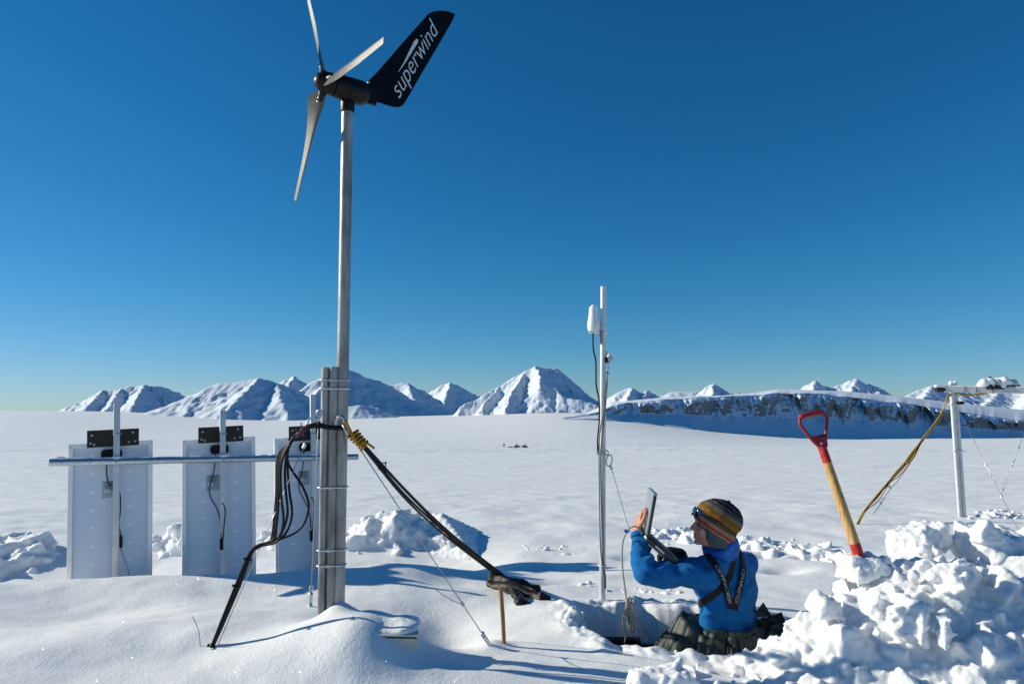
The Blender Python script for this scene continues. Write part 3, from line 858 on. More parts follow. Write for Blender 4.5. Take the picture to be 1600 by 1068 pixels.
snow_block(1030, 1062, 2.92, .13, .09, .05, .1, 'low crumbly snow block lying apart in front of the pit', 13, -.1)

# heap behind the mast
def heap_behind(name, cx, cy, h, sx, sy, n, label, seed, big=.14, smoothface=None):
    mb = MB()
    f = lambda x, y: G(x, y) - .08 + gb(x, y, cx, cy, h + .06, sx, sy)
    mound_solid(mb, f, cx - 2.4 * sx, cx + 2.4 * sx, cy - 2.4 * sy, cy + 2.4 * sy, 60, .1)
    S = .022 * (big / .022) ** (rng.random(n) ** 1.7); X = rng.normal(cx, sx * .75, n); Y = rng.normal(cy, sy * .75, n); Z = f(X, Y)
    for i in range(n): lump(mb, (X[i], Y[i], Z[i] + S[i] * .1), S[i], .7)
    if smoothface: smoothface(mb)
    return finish_heap(mb, name, .016, label, 2, .012, seed)
def slab(mb):
    a = P(690, 803, 6.7); r = P(745, 872, 6.1); b = P(612, 868, 6.5); c = P(795, 862, 6.8)
    bm = bmesh.new()
    for q in (a, a + Vector((-.04, .25, -.02)), r, b, b + Vector((0, .6, 0)), c, c + Vector((0, .4, 0)), b - Vector((0, 0, .3)), c - Vector((0, 0, .3)), r - Vector((0, 0, .3)), P(716, 832, 6.45)): bm.verts.new(q)
    bmesh.ops.convex_hull(bm, input=list(bm.verts)); bm.verts.index_update()
    mb.add([v.co.copy() for v in bm.verts], [[v.index for v in f.verts] for f in bm.faces]); bm.free()
heap_behind('snow_heap', -1.10, 6.7, .16, .42, .24, 200, 'lumpy snow heap behind the turbine mast with one smooth shaded flank', 21, .13, slab)
heap_behind('snow_heap', -4.35, 6.0, .08, .36, .30, 130, 'broken snow slabs beside the free end of the panel rail', 22, .12)
heap_behind('snow_heap', -2.95, 6.4, .10, .26, .24, 80, 'small snow heap showing between the first two solar panels', 23, .11)
heap_behind('snow_heap', -2.05, 6.6, .12, .22, .22, 60, 'small snow heap showing between middle panel and mast-side panel', 25, .1)
# low trodden rubble
def rubble(pts, label, seed, vox=.012, cat='snow rubble'):
    mb = MB()
    gz = G(np.array([q[0] for q in pts]), np.array([q[1] for q in pts]))
    for (x, y, s), g_ in zip(pts, gz):
        lump(mb, (x, y, g_ - s * .42), s, .3, flat=(1.4, 1.4, .8))
    return finish_heap(mb, 'snow_rubble', vox, label, 3, .010, seed, cat)
def along(path, n, w, s0, s1):
    out = []
    for _ in range(n):
        t = rng.random() * (len(path) - 1); i = min(int(t), len(path) - 2); f = t - i
        px = path[i][0] * (1 - f) + path[i + 1][0] * f; py = path[i][1] * (1 - f) + path[i + 1][1] * f + rng.normal() * w
        p = flat_at(px + rng.normal() * 6, py); out.append((p.x, p.y, s0 * (s1 / s0) ** (rng.random() ** 1.6)))
    return out
rubble(along([(1010, 838), (1060, 838), (1150, 842), (1210, 855), (1270, 862), (1330, 872)], 330, 6, .016, .085), 'trodden band of broken snow behind the man\'s head', 31, .014)
rubble(along([(885, 985), (905, 968), (935, 978), (965, 992)], 70, 4, .012, .045) + along([(1010, 1004), (1045, 1000), (1075, 1008), (1120, 1000), (1190, 990)], 150, 5, .014, .06), 'crumbled snow along the near rim of the pit', 32, .009)
rubble(along([(865, 912), (900, 908), (945, 918), (1010, 922), (1070, 925)], 45, 3, .012, .035), 'crumbs of snow along the far rim of the pit below the antenna pole', 33, .009)
rubble(along([(790, 858), (850, 852), (905, 858)], 40, 3, .012, .03), 'thin line of snow crumbs behind the pit beside the smooth-flanked heap', 34, .012)
rubble(along([(1520, 808), (1560, 800), (1610, 806)], 60, 4, .02, .06), 'low broken snow behind the heap at the guy wire foot', 35, .014)
rubble([(3.0, 2.75, .05), (2.7, 2.7, .04), (2.2, 2.72, .05), (1.9, 2.8, .04), (1.5, 2.8, .06), (1.35, 2.75, .04), (1.2, 2.85, .03), (1.65, 2.7, .04)] + [(.5 + 1.1 * (1 - (1 - rng.random()) * rng.random()), rng.uniform(2.66, 3.30), .010 + .045 * rng.random() ** 2.2) for _ in range(330)], 'scattered snow clods at the foot of the big heap', 36, .01)

# ================================================================== WIND TURBINE
MB_base = Vector((MAST.x, MAST.y, g1(MAST.x, MAST.y)))
wt = thing('wind_turbine', 'small three-bladed black wind turbine with tail fin on a tall aluminium mast', 'wind turbine', MB_base)
pole_b = P(529, 960, 3.5); pole_b.z = MB_base.z - .25; pole_t = P(543, 172, 3.5)
MB().tube([pole_b, pole_b.lerp(pole_t, .5), pole_t], .0305, 28).build('mast_pole', ALU, wt, sharp=40)
def mast_at(y): return P(529 + (945 - y) * 14 / 770, y, 3.5)
for (xb, xt, yo) in ((503.5, 509, -.012), (517, 522.5, -.02)):
    b = P(xb, 960, 3.5 + yo); b.z = MB_base.z - .2; t = P(xt, 574 if xb < 510 else 573, 3.5 + yo)
    m = MB().tube([b, t], .0215, 24, cap=False)
    m.tube([t - Vector((0, 0, .05)), t - Vector((0, 0, .004))], .019, 20)
    m.build('support_tube', ALU, wt, sharp=40)
for y, r in ((594, .004), (607, .006), (760, .005), (857, .004), (881, .004)):
    c = mast_at(y); xl = P(503.5 + (945 - y) * 5.5 / 371, y, 3.488); xl.z = c.z
    pts = []
    for k in range(25):
        a = 2 * math.pi * k / 24
        base = c if math.cos(a) > 0 else xl
        rr = .0335 if math.cos(a) > 0 else .0245
        pts.append(Vector((base.x + rr * math.cos(a), base.y + rr * math.sin(a) - (.014 if math.sin(a) < 0 and math.cos(a) <= 0 else 0), c.z + random.uniform(-.001, .001))))
    cl = MB().tube(pts, r, 8, cap=False).build('band_clamp', GALV, wt)
    MB().box((c.x - .045, c.y - .036, c.z), .012, .008, .008, bev=.002).build('clamp_screw', STEEL, cl, False)
PSI = R(38.0)
ax = Vector((math.cos(PSI), math.sin(PSI), 0)); side = Vector((-math.sin(PSI), math.cos(PSI), 0)); up = Vector((0, 0, 1))
HUB = P(508, 129, 3.4)
AXO = HUB
coll = pole_t - Vector((0, 0, .0))
MB().lathe(coll - up * .015, up, [(0, .034), (.01, .037), (.075, .037), (.085, .034), (.1, .04), (.14, .045)], 28).build('yaw_collar', BLACKP, wt, sharp=40)
# nacelle
L0, L1 = .055, .285
MB().lathe(HUB, ax, [(.045, .02), (.046, .058), (.06, .062), (.115, .064), (.118, .0615), (.123, .0615), (.126, .065), (.195, .066), (.220, .060), (.235, .045), (.237, .01)], 32).build('nacelle', BLACKP, wt, sharp=35)
MB().lathe(HUB, ax, [(-.058, .004), (-.054, .022), (-.042, .038), (-.022, .050), (.0, .056), (.04, .058), (.042, .02)], 30).build('hub', BLACKP, wt, sharp=40)
e1 = ax.cross(up).normalized(); e2 = e1.cross(ax)
def blade(k):
    a = R(115.5) + k * 2 * math.pi / 3
    rad = e1 * math.cos(a) + e2 * math.sin(a); tan = ax.cross(rad).normalized()
    # root socket
    b = MB()
    n = 26; secs = []
    for i in range(n):
        s = i / (n - 1)
        r = .062 + s * (.655 - .062)
        ch = np.interp(s, [0, .05, .10, .22, .40, .7, 1], [.068, .098, .106, .084, .060, .046, .036])
        tw = R(float(np.interp(s, [0, .1, .3, .6, 1], [38, 34, 20, 9, 4])))
        th = float(np.interp(s, [0, .1, .4, 1], [.020, .016, .009, .004]))
        cdir = (tan * math.cos(tw) - ax * math.sin(tw)).normalized(); ndir = rad.cross(cdir).normalized()
        prof = [(-.30, 0), (-.24, .5), (-.08, .72), (.15, .6), (.42, .3), (.70, 0), (.42, -.12), (.15, -.25), (-.08, -.32), (-.24, -.28)]
        off = float(np.interp(s, [0, .1, .25, 1], [0, .006, .008, 0]))
        secs.append([HUB + rad * r + cdir * (u * ch + off) + ndir * (v * th) for u, v in prof])
    m = len(secs[0]); vs = [p for s_ in secs for p in s_]; fs = []
    for i in range(n - 1):
        for j in range(m): fs.append((i * m + j, i * m + (j + 1) % m, (i + 1) * m + (j + 1) % m, (i + 1) * m + j))
    fs.append(tuple(range(m - 1, -1, -1))); fs.append(tuple((n - 1) * m + j for j in range(m)))
    b.add(vs, fs)
    o = b.build('blade', BLADE, wt, sharp=50)
    MB().capsule(HUB + rad * .035, HUB + rad * .085, .024, .017).build('blade_root', BLACKP, o)
    for q in (.085, .105):
        tw = R(35); cdir = (tan * math.cos(tw) - ax * math.sin(tw)).normalized(); nd_ = rad.cross(cdir).normalized()
        c = HUB + rad * q + cdir * .01
        MB().tube([c - nd_ * .013, c + nd_ * .02], .0045, 10).build('bolt', STEEL, o)
for k in range(3): blade(k)
# tail fin (a plate standing in the plane of the axis)
FPX_POLY = [(575, 127), (590, 112), (630, 66), (662, 30), (668, 23), (676, 18.5), (688, 17), (698, 18), (706, 20.5), (711, 23.5), (705, 36), (690, 62), (660, 113), (634, 158), (629, 165), (622, 168), (612, 166.5), (590, 160), (571, 154)]
FO = HUB + ax * .2
finp = [on_plane(x, y, FO, side) for x, y in FPX_POLY]
def plate(poly, n, th):
    m = len(poly); vs = [p + n * th for p in poly] + [p - n * th for p in poly]
    fs = [tuple(range(m)), tuple(range(2 * m - 1, m - 1, -1))] + [(i, m + i, m + (i + 1) % m, (i + 1) % m) for i in range(m)]
    return MB().add(vs, fs)
fin = plate(finp, side, .003).build('tail_fin', FINM, wt, False)
MB().box(FO + ax * .062, .03, .010, .045, (ax, side, up), .003).build('fin_bracket', BLACKP, wt, False)
nearside = -side
tx = text_mesh('superwind', .0, -.008)
co = get_co(tx)
# narrow the letters a little and lean them forward like the painted name
W = co[:, 0].max() - co[:, 0].min()
O3 = on_plane(624, 156, FO, side); E3 = on_plane(684, 53, FO, side); V3 = on_plane(612.5, 138.5, FO, side)
Ux = (E3 - O3) / W; Vx = (V3 - O3) / .53
x0 = co[:, 0].min()
new = np.array([O3 + Ux * (x - x0) + Vx * (y + .02) + Ux * (.12 * y) + nearside * .0042 for x, y, z in co])
set_co(tx, new); link_mesh('lettering', tx, LETTER, fin, False)
sw = [on_plane(x, y, FO, side) + nearside * .0042 for x, y in ((621, 114), (630, 99), (640, 78), (646, 66), (650, 61.5), (653, 63), (652, 68), (645, 79), (634, 97), (624, 111))]
MB().add(sw, [tuple(range(len(sw)))]).build('swoosh_mark', LETTER, fin, False)
for x, y in ((574.5, 130), (574, 149)):
    c = on_plane(x, y, FO, side); MB().tube([c, c + nearside * .016], .005, 10).build('bolt', STEEL, fin)

# board under the mast foot with its snow cap
bc = P(602, 985, 3.36)
bd = thing('foot_board', 'pale weathered board with dark joint poking out of the mast mound', 'board', bc)
axb = (Vector((.985, .10, -.05)).normalized(), Vector((-.10, .99, .02)).normalized(), Vector((.05, -.01, 1)).normalized())
MB().box(bc + axb[2] * -.012, .155, .13, .024, axb, .008).build('lower_plank', BOARDM, bd, True, 40)
MB().box(bc + axb[2] * .0155, .151, .127, .0035, axb).build('joint', DARKGAP, bd, False)
MB().box(bc + axb[2] * .0225, .157, .132, .0035, axb, .001).build('upper_plank', BOARDM, bd, False)
capm = MB()
for i in range(16):
    u = i / 15
    capm.ellip(bc + axb[0] * (-.13 + .225 * u) + axb[1] * (.025 + .012 * math.sin(5 * u)) + axb[2] * (.028 + .005 * math.sin(7 * u)), (.075, .150 - .02 * abs(u - .4), .026), axb)
me = remesh(capm.mesh(), .008, 6); co = get_co(me); no = get_no(me)
set_co(me, co + no * (.006 * fbm3(co, 9, 5, 3))[:, None])
link_mesh('snow_cap', me, SNOW, bd)

# ================================================================== SOLAR PANELS AND RACK
PA = P(182, 720, 5.05); PB_ = P(490, 714, 5.78)
rowd = Vector((PB_.x - PA.x, PB_.y - PA.y, 0)).normalized(); pn = Vector((rowd.y, -rowd.x, 0))     # pn points to the camera side
def row_point(px):   # where the sight column px crosses the row
    d = ray(px, 640); k = d.x / d.y
    t = (k * PA.y - PA.x) / (rowd.x - k * rowd.y)
    return Vector((PA.x + rowd.x * t, PA.y + rowd.y * t, 0))
PUP = (up - rowd * .042).normalized(); PRD = (rowd + up * .042).normalized(); ROWD = rowd
def panel(pxc, pytop, label, seed, cable_side, lab_dx):
    c = row_point(pxc) - pn * .06
    W2, Hh = .268, 1.22
    zt = P(pxc, pytop, c.y).z
    base = Vector((c.x, c.y, zt - Hh))
    t = thing('solar_panel', label, 'solar panel', base, 'solar panels on the rail')
    up = PUP; rowd = PRD; base = base + PRD * .042 * .8
    A = (rowd, pn, up)
    ctr = base + up * (Hh / 2)
    for s in (-1, 1):
        MB().box(ctr + rowd * s * (W2 - .015), .015, .017, Hh / 2, A, .002).build('frame_side', FRAME, t, False)
        MB().box(ctr + up * s * (Hh / 2 - .015), W2 - .030, .017, .015, A, .0).build('frame_end', FRAME, t, False)
    vs = [ctr + rowd * a * (W2 - .03) + up * b * (Hh / 2 - .03) - pn * .004 for a, b in ((-1, -1), (1, -1), (1, 1), (-1, 1))]
    fr = [v - pn * .008 for v in vs]
    m = MB().add(vs + fr, [(0, 1, 2, 3), (7, 6, 5, 4), (0, 4, 5, 1), (1, 5, 6, 2), (2, 6, 7, 3), (3, 7, 4, 0)])
    o = m.build('backsheet', BACK, t, False)
    at = o.data.attributes.new('cell', 'FLOAT_VECTOR', 'POINT')
    uvw = [(.0, 0, 0), (2.0, 0, 0), (2.0, 9.0, 0), (0, 9.0, 0)] * 2
    at.data.foreach_set('vector', [q for u in uvw for q in u])
    for sx in (-1, 1):
        for zz in (.02, .40, .80, 1.15):
            q = base + up * (Hh - zz) + rowd * sx * (W2 - .015) + pn * .017
            MB().tube([q, q + pn * .002], .004, 8).build('frame_screw', GALV, t)
    # mounting plate, junction box
    pc = ctr + up * (Hh / 2 + .032) + pn * .026 + rowd * .01
    pl = MB().box(pc, .165, .006, .062, A, .002).build('mounting_plate', PLATE, t, False)
    for hx, hz in ((-.135, .028), (.125, .034), (-.12, -.04), (.10, -.035), (-.142, -.03), (.14, -.03)):
        q = pc + rowd * hx + up * hz + pn * .006
        MB().lathe(q, pn, [(0, .0075), (.003, .0075), (.0032, .002)], 10).build('plate_bolt', GALV, pl)
    jb = ctr + up * (Hh / 2 - .085) + pn * .012
    j = MB().box(jb, .058, .014, .034, A, .004).build('junction_box', BLACKP, t, False)
    for s in (-1, 1):
        MB().box(jb + rowd * s * .055 + up * .0, .012, .011, .022, A, .003).build('box_lug', BLACKP, j, False)
    # data label
    lc = ctr + up * (Hh / 2 - .34) + rowd * lab_dx + pn * -.0025
    lb = MB().box(lc, .048, .001, .06, A).build('data_label', LABELM, t, False)
    MB().box(lc + up * -.012 - rowd * .020 + pn * .0015, .018, .0005, .012, A).build('mark_field', LABELW, lb, False)
    ce = text_mesh('CE', 0, 0); cc = get_co(ce)
    nw = np.array([lc + pn * .0026 + rowd * (-.033 + x * .02) + up * (-.019 + y * .02) for x, y, z in cc]); set_co(ce, nw); link_mesh('ce_mark', ce, INK, lb, False)
    for r_ in range(7):
        q = lc + up * (.05 - .009 * r_) + pn * .0016; MB().box(q, .036 - .008 * (r_ % 3), .0004, .0016, A).build('label_line', INK, lb, False)
    # lead and connector
    st = jb - up * .03 - rowd * .03 * cable_side * -1
    if cable_side < 0:
        pts = [jb - rowd * .03 - up * .02, jb - rowd * .04 - up * .15, jb - rowd * .075 - up * .30, jb - rowd * .06 - up * .38, jb - rowd * .02 - up * .46, jb - rowd * .004 - up * .55 + pn * .05, jb + rowd * .001 - up * .68 + pn * .075]
    else:
        pts = [jb - rowd * .028 - up * .02, jb - rowd * .03 - up * .14, jb - rowd * .012 - up * .22, jb + rowd * .03 - up * .24 - pn * .004, jb + rowd * .055 - up * .30, jb + rowd * .058 - up * .42, jb + rowd * .050 - up * .5, jb + rowd * .062 - up * .60]
    pts = [p + pn * .008 for p in pts]
    ca = MB().tube(smooth_path(pts), .0042, 8).build('lead', BLACKC, t)
    e = pts[-1]
    MB().box(e - up * .04, .012, .011, .042, A, .003).build('connector', BLACKP, ca, False)
    pts2 = [e - up * .075, e - up * .11 + rowd * .006, e - up * .2 + rowd * .035, e - up * .30 + rowd * .06]
    if cable_side < 0:
        pts2 = [e - up * .0 + rowd * .012, e + up * .1 + rowd * .02, e + up * .2 + rowd * .028, e + up * .26 + rowd * .016, e + up * .27]
        MB().tube(smooth_path(pts2), .004, 8).build('lead', BLACKC, t)
    else:
        MB().tube(smooth_path(pts2), .0025, 8).build('thin_lead', GREYC, t)
    return t
panel(182, 690.5, 'solar panel seen from behind at the free end of the rail', 1, 1, -.01)
panel(350, 684.5, 'middle solar panel of the rail, its two leads meeting at the post', 2, -1, -.045)
panel(487, 682, 'solar panel partly hidden behind the turbine mast', 3, -1, -.03)
rk_base = row_point(350); rk_base.z = g1(rk_base.x, rk_base.y) - .1
rk = thing('panel_rack', 'galvanised rail on three square-cut posts carrying the solar panels', 'rack', rk_base)
rl = row_point(83) + pn * .062; rr_ = row_point(557) + pn * .062
rl.z = P(83, 722.5, rl.y).z; rr_.z = P(557, 713.5, rr_.y).z
rdir = (rr_ - rl).normalized()
m = MB().tube([rl, rl.lerp(rr_, .5), rr_], .0255, 24, cap=False)
m.tube([rr_ - rdir * .05, rr_ - rdir * .02], .0235, 20); m.tube([rl + rdir * .02, rl + rdir * .05], .0235, 20)
rail = m.build('rail', GALV, rk, sharp=40)
sn = MB()
for i in range(70):
    u = random.random(); p = rl.lerp(rr_, .01 + .97 * u)
    if p.x > row_point(505).x: continue
    sn.ellip(p + Vector((0, 0, .022 + .003 * random.random())), (.04, .012, .005 + .006 * random.random() + (.014 if random.random() < .06 else 0)), (rdir, pn, up), 10)
for px in (186, 350, 490):
    p = rl.lerp(rr_, (row_point(px) - row_point(83)).length / (row_point(557) - row_point(83)).length); sn.ellip(p + Vector((0, 0, .024)), (.04, .02, .02), (rdir, pn, up), 10)
link_mesh('snow_crust', remesh(sn.mesh(), .006, 3), SNOW_PILE, rk)
for px, top in ((186, 628), (350.5, 640), (490, 616)):
    b = row_point(px) + pn * .018; tz = P(px, top, b.y).z
    MB().box(b + up * ((tz - .35) / 2) + rowd * .042 * .42, .0215, .014, (tz + .35) / 2, (PRD, pn, PUP), .006).build('post', ALU_BRIGHT, rk, True, 40)
    zr = P(px, 677, b.y).z
    pts = [b + rowd * .026 * math.cos(a) + pn * (.022 * math.sin(a)) + up * (zr) for a in np.linspace(0, 2 * math.pi, 17)]
    MB().tube(pts, .004, 6, cap=False).build('u_bolt', STEEL, rk)
    q = rl.lerp(rr_, (row_point(px) - row_point(83)).length / (row_point(557) - row_point(83)).length)
    MB().tube([q + pn * .022 - up * .004, q + pn * .03 - up * .004], .006, 8).build('through_bolt', STEEL, rk)
    for y in (825, 855):
        zz = P(px, y, b.y).z
        pts = [b + rowd * .024 * math.cos(a) + pn * (.018 * math.sin(a)) + up * zz for a in np.linspace(0, 2 * math.pi, 17)]
        MB().tube(pts, .002, 6, cap=False).build('cable_tie', WHITEP, rk)

# ================================================================== CABLES AND GUYS OF THE MAST
def bundle(name, label, paths, r, mat, cat, ties=(), root=None):
    base = root or paths[0][-1]
    t = thing(name, label, cat, base)
    for p in paths: MB().tube(smooth_path(p), r, 8).build('cable', mat, t)
    for c, d, rad in ties:
        d = Vector(d).normalized(); a = d.orthogonal().normalized(); b = d.cross(a)
        ring = [c + (a * math.cos(q) + b * math.sin(q)) * rad for q in np.linspace(0, 2 * math.pi, 15)]
        k = MB().tube(ring, .0028, 6, cap=False); k.box(c + a * (rad + .004), .004, .004, .006); k.build('cable_tie', BLACKP, t)
    return t
lf = hit(327, 1011); lf.z -= .03
def j(v, s): return v + Vector((random.uniform(-s, s), random.uniform(-s, s), random.uniform(-s, s)))
def pts_px(seq): return [P(*q) for q in seq]
lp = []
loops = [[(437, 715, 3.44), (434, 760, 3.42), (431, 810, 3.42), (425, 842, 3.42)], [(438, 720, 3.42), (436, 765, 3.40), (433, 812, 3.40), (428, 842, 3.41)], [(446, 722, 3.43), (446, 760, 3.42), (449, 805, 3.42), (434, 840, 3.42)],
         [(449, 716, 3.45), (452, 765, 3.44), (456, 806, 3.44), (440, 840, 3.43)], [(450, 722, 3.46), (474, 762, 3.46), (482, 795, 3.46), (464, 830, 3.45)], [(440, 722, 3.40), (439, 770, 3.39), (443, 815, 3.40), (433, 845, 3.40)], [(435, 712, 3.46), (432, 765, 3.45), (429, 805, 3.44), (423, 843, 3.43)]]
endd = (lf - P(392, 862, 3.42)).normalized()
for k, lo in enumerate(loops):
    jx = (k % 3 - 1) * 1.5; jy = (k // 3 - 1) * 1.8
    a = pts_px([(543, 668 + jy, 3.43), (528, 668 + jy, 3.415 + .006 * (k % 2)), (512, 667 + jy, 3.41 + .006 * (k % 2)), (494, 664 + jy * 1.3, 3.415), (474, 672 + jy + jx, 3.42), (455, 690 + jx, 3.43)]) + pts_px(lo)
    b = P(405 + jx, 853 + jy, 3.42); c = P(392 + jx, 864 + jy, 3.42)
    off = Vector((jx * .003, (k % 2) * .012, 0))
    lp.append(a + [b, c, c.lerp(lf, .3) + off, c.lerp(lf, .65) + off, lf + off * .4])
cst = P(392, 864, 3.42)
bundle('cable_bundle', 'black cable bundle hanging in loops from the mast to the snow at its left'.replace(' at its left', ' past the panels'), lp, .0062, BLACKC, 'cables', [(cst.lerp(lf, f), endd, .017) for f in (.06, .33, .92)] + [(P(470, 676, 3.42), (-.6, 0, -.6), .022), (P(498, 664, 3.415), (1, 0, 0), .018)], lf)
re = hit(778, 906); re2 = hit(815, 940); re3 = hit(822, 944)
rp_ = []
for k in range(4):
    o = Vector((0, (k % 2) * .011, (k // 2 - 1) * .012))
    st = [P(535, 667, 3.425) + o, P(548, 676, 3.44) + o, P(562, 688, 3.46) + o]
    e = re + Vector((.01 * k, -.01 * k, .025 + .008 * k))
    mid = [st[-1].lerp(e, f) + o * (1 + 1.1 * math.sin(f * 6.28 + k)) + Vector((0, 0, -.05 * math.sin(f * math.pi))) for f in (.25, .5, .75)]
    tail = [e] + ([re.lerp(re2, .5) + Vector((.015 * k, 0, .03)), (re2 if k % 2 else re3) + Vector((.008 * k, 0, .005))])
    rp_.append(st + mid + tail)
bundle('cable_bundle', 'taut black cable bundle from the mast to the brown leather lump on the snow', rp_, .0065, BLACKC, 'cables', [(P(562, 688, 3.46).lerp(re, f) + Vector((0, .006, -.05 * math.sin(f * math.pi))), re - P(562, 688, 3.46), .022) for f in (.12, .55, .97)], re)
# brown leather bundle at its end
q0 = hit(768, 916); q1 = hit(800, 926); q2 = hit(845, 936); q3 = hit(858, 936); q4 = hit(812, 944)
bl = MB()
for a, b, ra, rb in ((q0, q1, .045, .055), (q1, q2, .05, .04), (q1 + Vector((.03, .06, .04)), q2 + Vector((-.02, .10, .03)), .045, .03), (q2, q3, .036, .022), (q1, q4, .03, .02), (q0 + Vector((0, .04, .03)), q1 + Vector((.0, .06, .05)), .04, .04)):
    bl.capsule(a + Vector((0, 0, .02)), b + Vector((0, 0, .008)), ra * .8, rb * .8, 10)
me = remesh(bl.mesh(), .008, 2); co = get_co(me); no = get_no(me)
set_co(me, co + no * (.020 * fbm3(co * np.array([.5, 1, 1]), 13, 3, 2))[:, None])
tag(recenter(link_mesh('leather_wrap', me, BROWNCLOTH)), 'crumpled dark brown leather wrap lying on the snow at the cable end', 'leather wrap')

# orange rope knot and steel shackle on the mast
rk0 = P(548, 672, 3.42)
kn = thing('rope_lashing', 'orange rope knotted round the black cables at the mast', 'rope', rk0)
d = (P(580, 700, 3.45) - P(548, 668, 3.43)).normalized(); a_ = d.orthogonal().normalized(); b_ = d.cross(a_)
kp = []
for i in range(60):
    f = i / 59; an = f * 2 * math.pi * 5
    kp.append(P(550, 676, 3.43).lerp(P(570, 697, 3.455), f) + (a_ * math.cos(an) + b_ * math.sin(an)) * (.027 + .004 * math.sin(i)))
MB().tube(kp, .0068, 8).build('coil', ROPEY, kn)
MB().tube(smooth_path([P(538, 656, 3.41), P(543, 664, 3.405), P(551, 680, 3.40), P(557, 690, 3.41)]), .007, 8).build('strand', ROPEY, kn)
MB().tube(smooth_path([P(566, 690, 3.42), P(573, 692, 3.41), P(581, 697, 3.41), P(585, 700, 3.41)]), .006, 8).build('rope_end', ROPEY, kn)
ring = [P(531.5, 660, 3.43) + Vector((.021 * math.cos(q), .0, .030 * math.sin(q))) for q in np.linspace(0, 2 * math.pi, 21)]
sh = thing('shackle', 'steel shackle hooked on the mast above the orange rope', 'shackle', ring[15])
MB().tube(ring, .0075, 10, cap=False).build('bow', GALV, sh)
MB().tube([P(536, 663, 3.42), P(545, 680, 3.415)], .011, 12).build('screw_body', STEEL, sh)
# purple cord and carabiner on the other side
c0 = P(499, 650, 3.44)
cb = thing('carabiner', 'steel snap hook tied with purple cord to the cables beside the support tubes', 'carabiner', c0)
dd_ = (P(480, 664, 3.42) - P(501, 646, 3.45)).normalized(); nn_ = Vector((0, 1, 0)); ss_ = dd_.cross(nn_).normalized()
cpt = [P(501, 646, 3.45) + dd_ * (.045 + .045 * math.cos(q)) * 1.0 + ss_ * .016 * math.sin(q) for q in np.linspace(0, 2 * math.pi, 25)]
MB().tube(cpt, .0048, 8, cap=False).build('hook', GALV, cb)
MB().tube([c0 + Vector((.013 * math.cos(q), 0, .016 + .015 * math.sin(q))) for q in np.linspace(0, 2 * math.pi, 17)], .005, 8, cap=False).build('eye', GALV, cb)
for k in range(4):
    MB().tube(smooth_path([j(P(483, 662, 3.42), .006), j(P(476, 671, 3.395), .008), j(P(466, 680, 3.40), .008), j(P(463 - 2 * k, 676 + 3 * k, 3.41), .01)]), .0045, 6).build('cord', ROPEP, cb)
MB().tube(smooth_path([P(472, 672, 3.39), P(471, 666, 3.385), P(470.5, 660, 3.385)]), .003, 6).build('cord_end', ROPEP, cb)

def guy(label, a, b, r=.0026, fittings=(), extra=None, cat='guy wire', k=1.0):
    t = thing('guy_wire', label, cat, b)
    MB().tube([a, a.lerp(b, .5), b], r, 8).build('wire', STEEL, t)
    d = (b - a).normalized(); o = d.orthogonal().normalized()
    for f, kind in fittings:
        c = a.lerp(b, f)
        if kind == 'turnbuckle':
            tb = MB()
            for s in (-1, 1): tb.tube([c - d * .045 + o * s * .008 * k, c + d * .045 + o * s * .008 * k], .0032 * k, 8)
            for s in (-1, 1): tb.lathe(c + d * s * .045, d, [(-.008, .006 * k), (-.006, .012 * k), (.006, .012 * k), (.008, .006 * k)], 12)
            tb.build('turnbuckle', GALV, t)
        elif kind == 'clip':
            MB().box(c, .005, .009, .013, (o, d.cross(o), d), .002).build('wire_clip', GALV, t, False)
        elif kind == 'loop':
            MB().tube([c + o * .012 * math.cos(q) + d * .022 * math.sin(q) for q in np.linspace(0, 2 * math.pi, 15)], .003, 6, cap=False).build('thimble', GALV, t)
    if extra: MB().tube(smooth_path(extra), r * .8, 6).build('loose_end', STEEL, t)
    return t
gR = hit(771, 1006); gR.z -= .03
gA = P(556, 691, 3.45)
guy('steel guy wire with turnbuckle running from mast to the snow near the wooden stake', gA, gR, .0026, [(.775, 'clip'), (.925, 'clip'), (.955, 'turnbuckle')], [P(679, 919, gA.lerp(gR, .7).y - .12), gA.lerp(gR, .765) + Vector((-.06, -.05, .03)), gA.lerp(gR, .78)])
gA2 = P(476, 700, 3.44); gL = lf + Vector((.02, .015, 0))
guy('steel guy wire slanting across the panels beside the looped cables', P(478, 690, 3.43), gL, .0022, [(.02, 'clip')])
gB = hit(485, 946); gB.z -= .03
guy('steel guy wire hanging close behind the mast with a small turnbuckle', P(497, 668, 3.56), gB, .0022, [(.86, 'loop'), (.93, 'turnbuckle'), (.985, 'clip')])

# stake, dry stalk
sb = hit(787.5, 1004); stp = P(782, 916, sb.y)
so = MB().tube([sb - Vector((0, 0, .1)), sb, sb.lerp(stp, .5) + Vector((.002, 0, 0)), stp], [.010, .0105, .0110, .0115], 10).build('wooden_stake', STAKE, None, sharp=40)
tag(recenter(so), 'thin reddish wooden stake upright in the snow before the leather wrap', 'stake')
kb = hit(313, 1009)
ko = MB().tube(smooth_path([kb - Vector((0, 0, .03)), P(312, 995, kb.y), P(308, 978, kb.y - .01), P(300, 961, kb.y - .02)]), [.0016] * 24 + [.001], 6)
tag(recenter(ko.build('dry_stalk', STALK)), 'single thin dry stalk curving out of the snow', 'stalk')

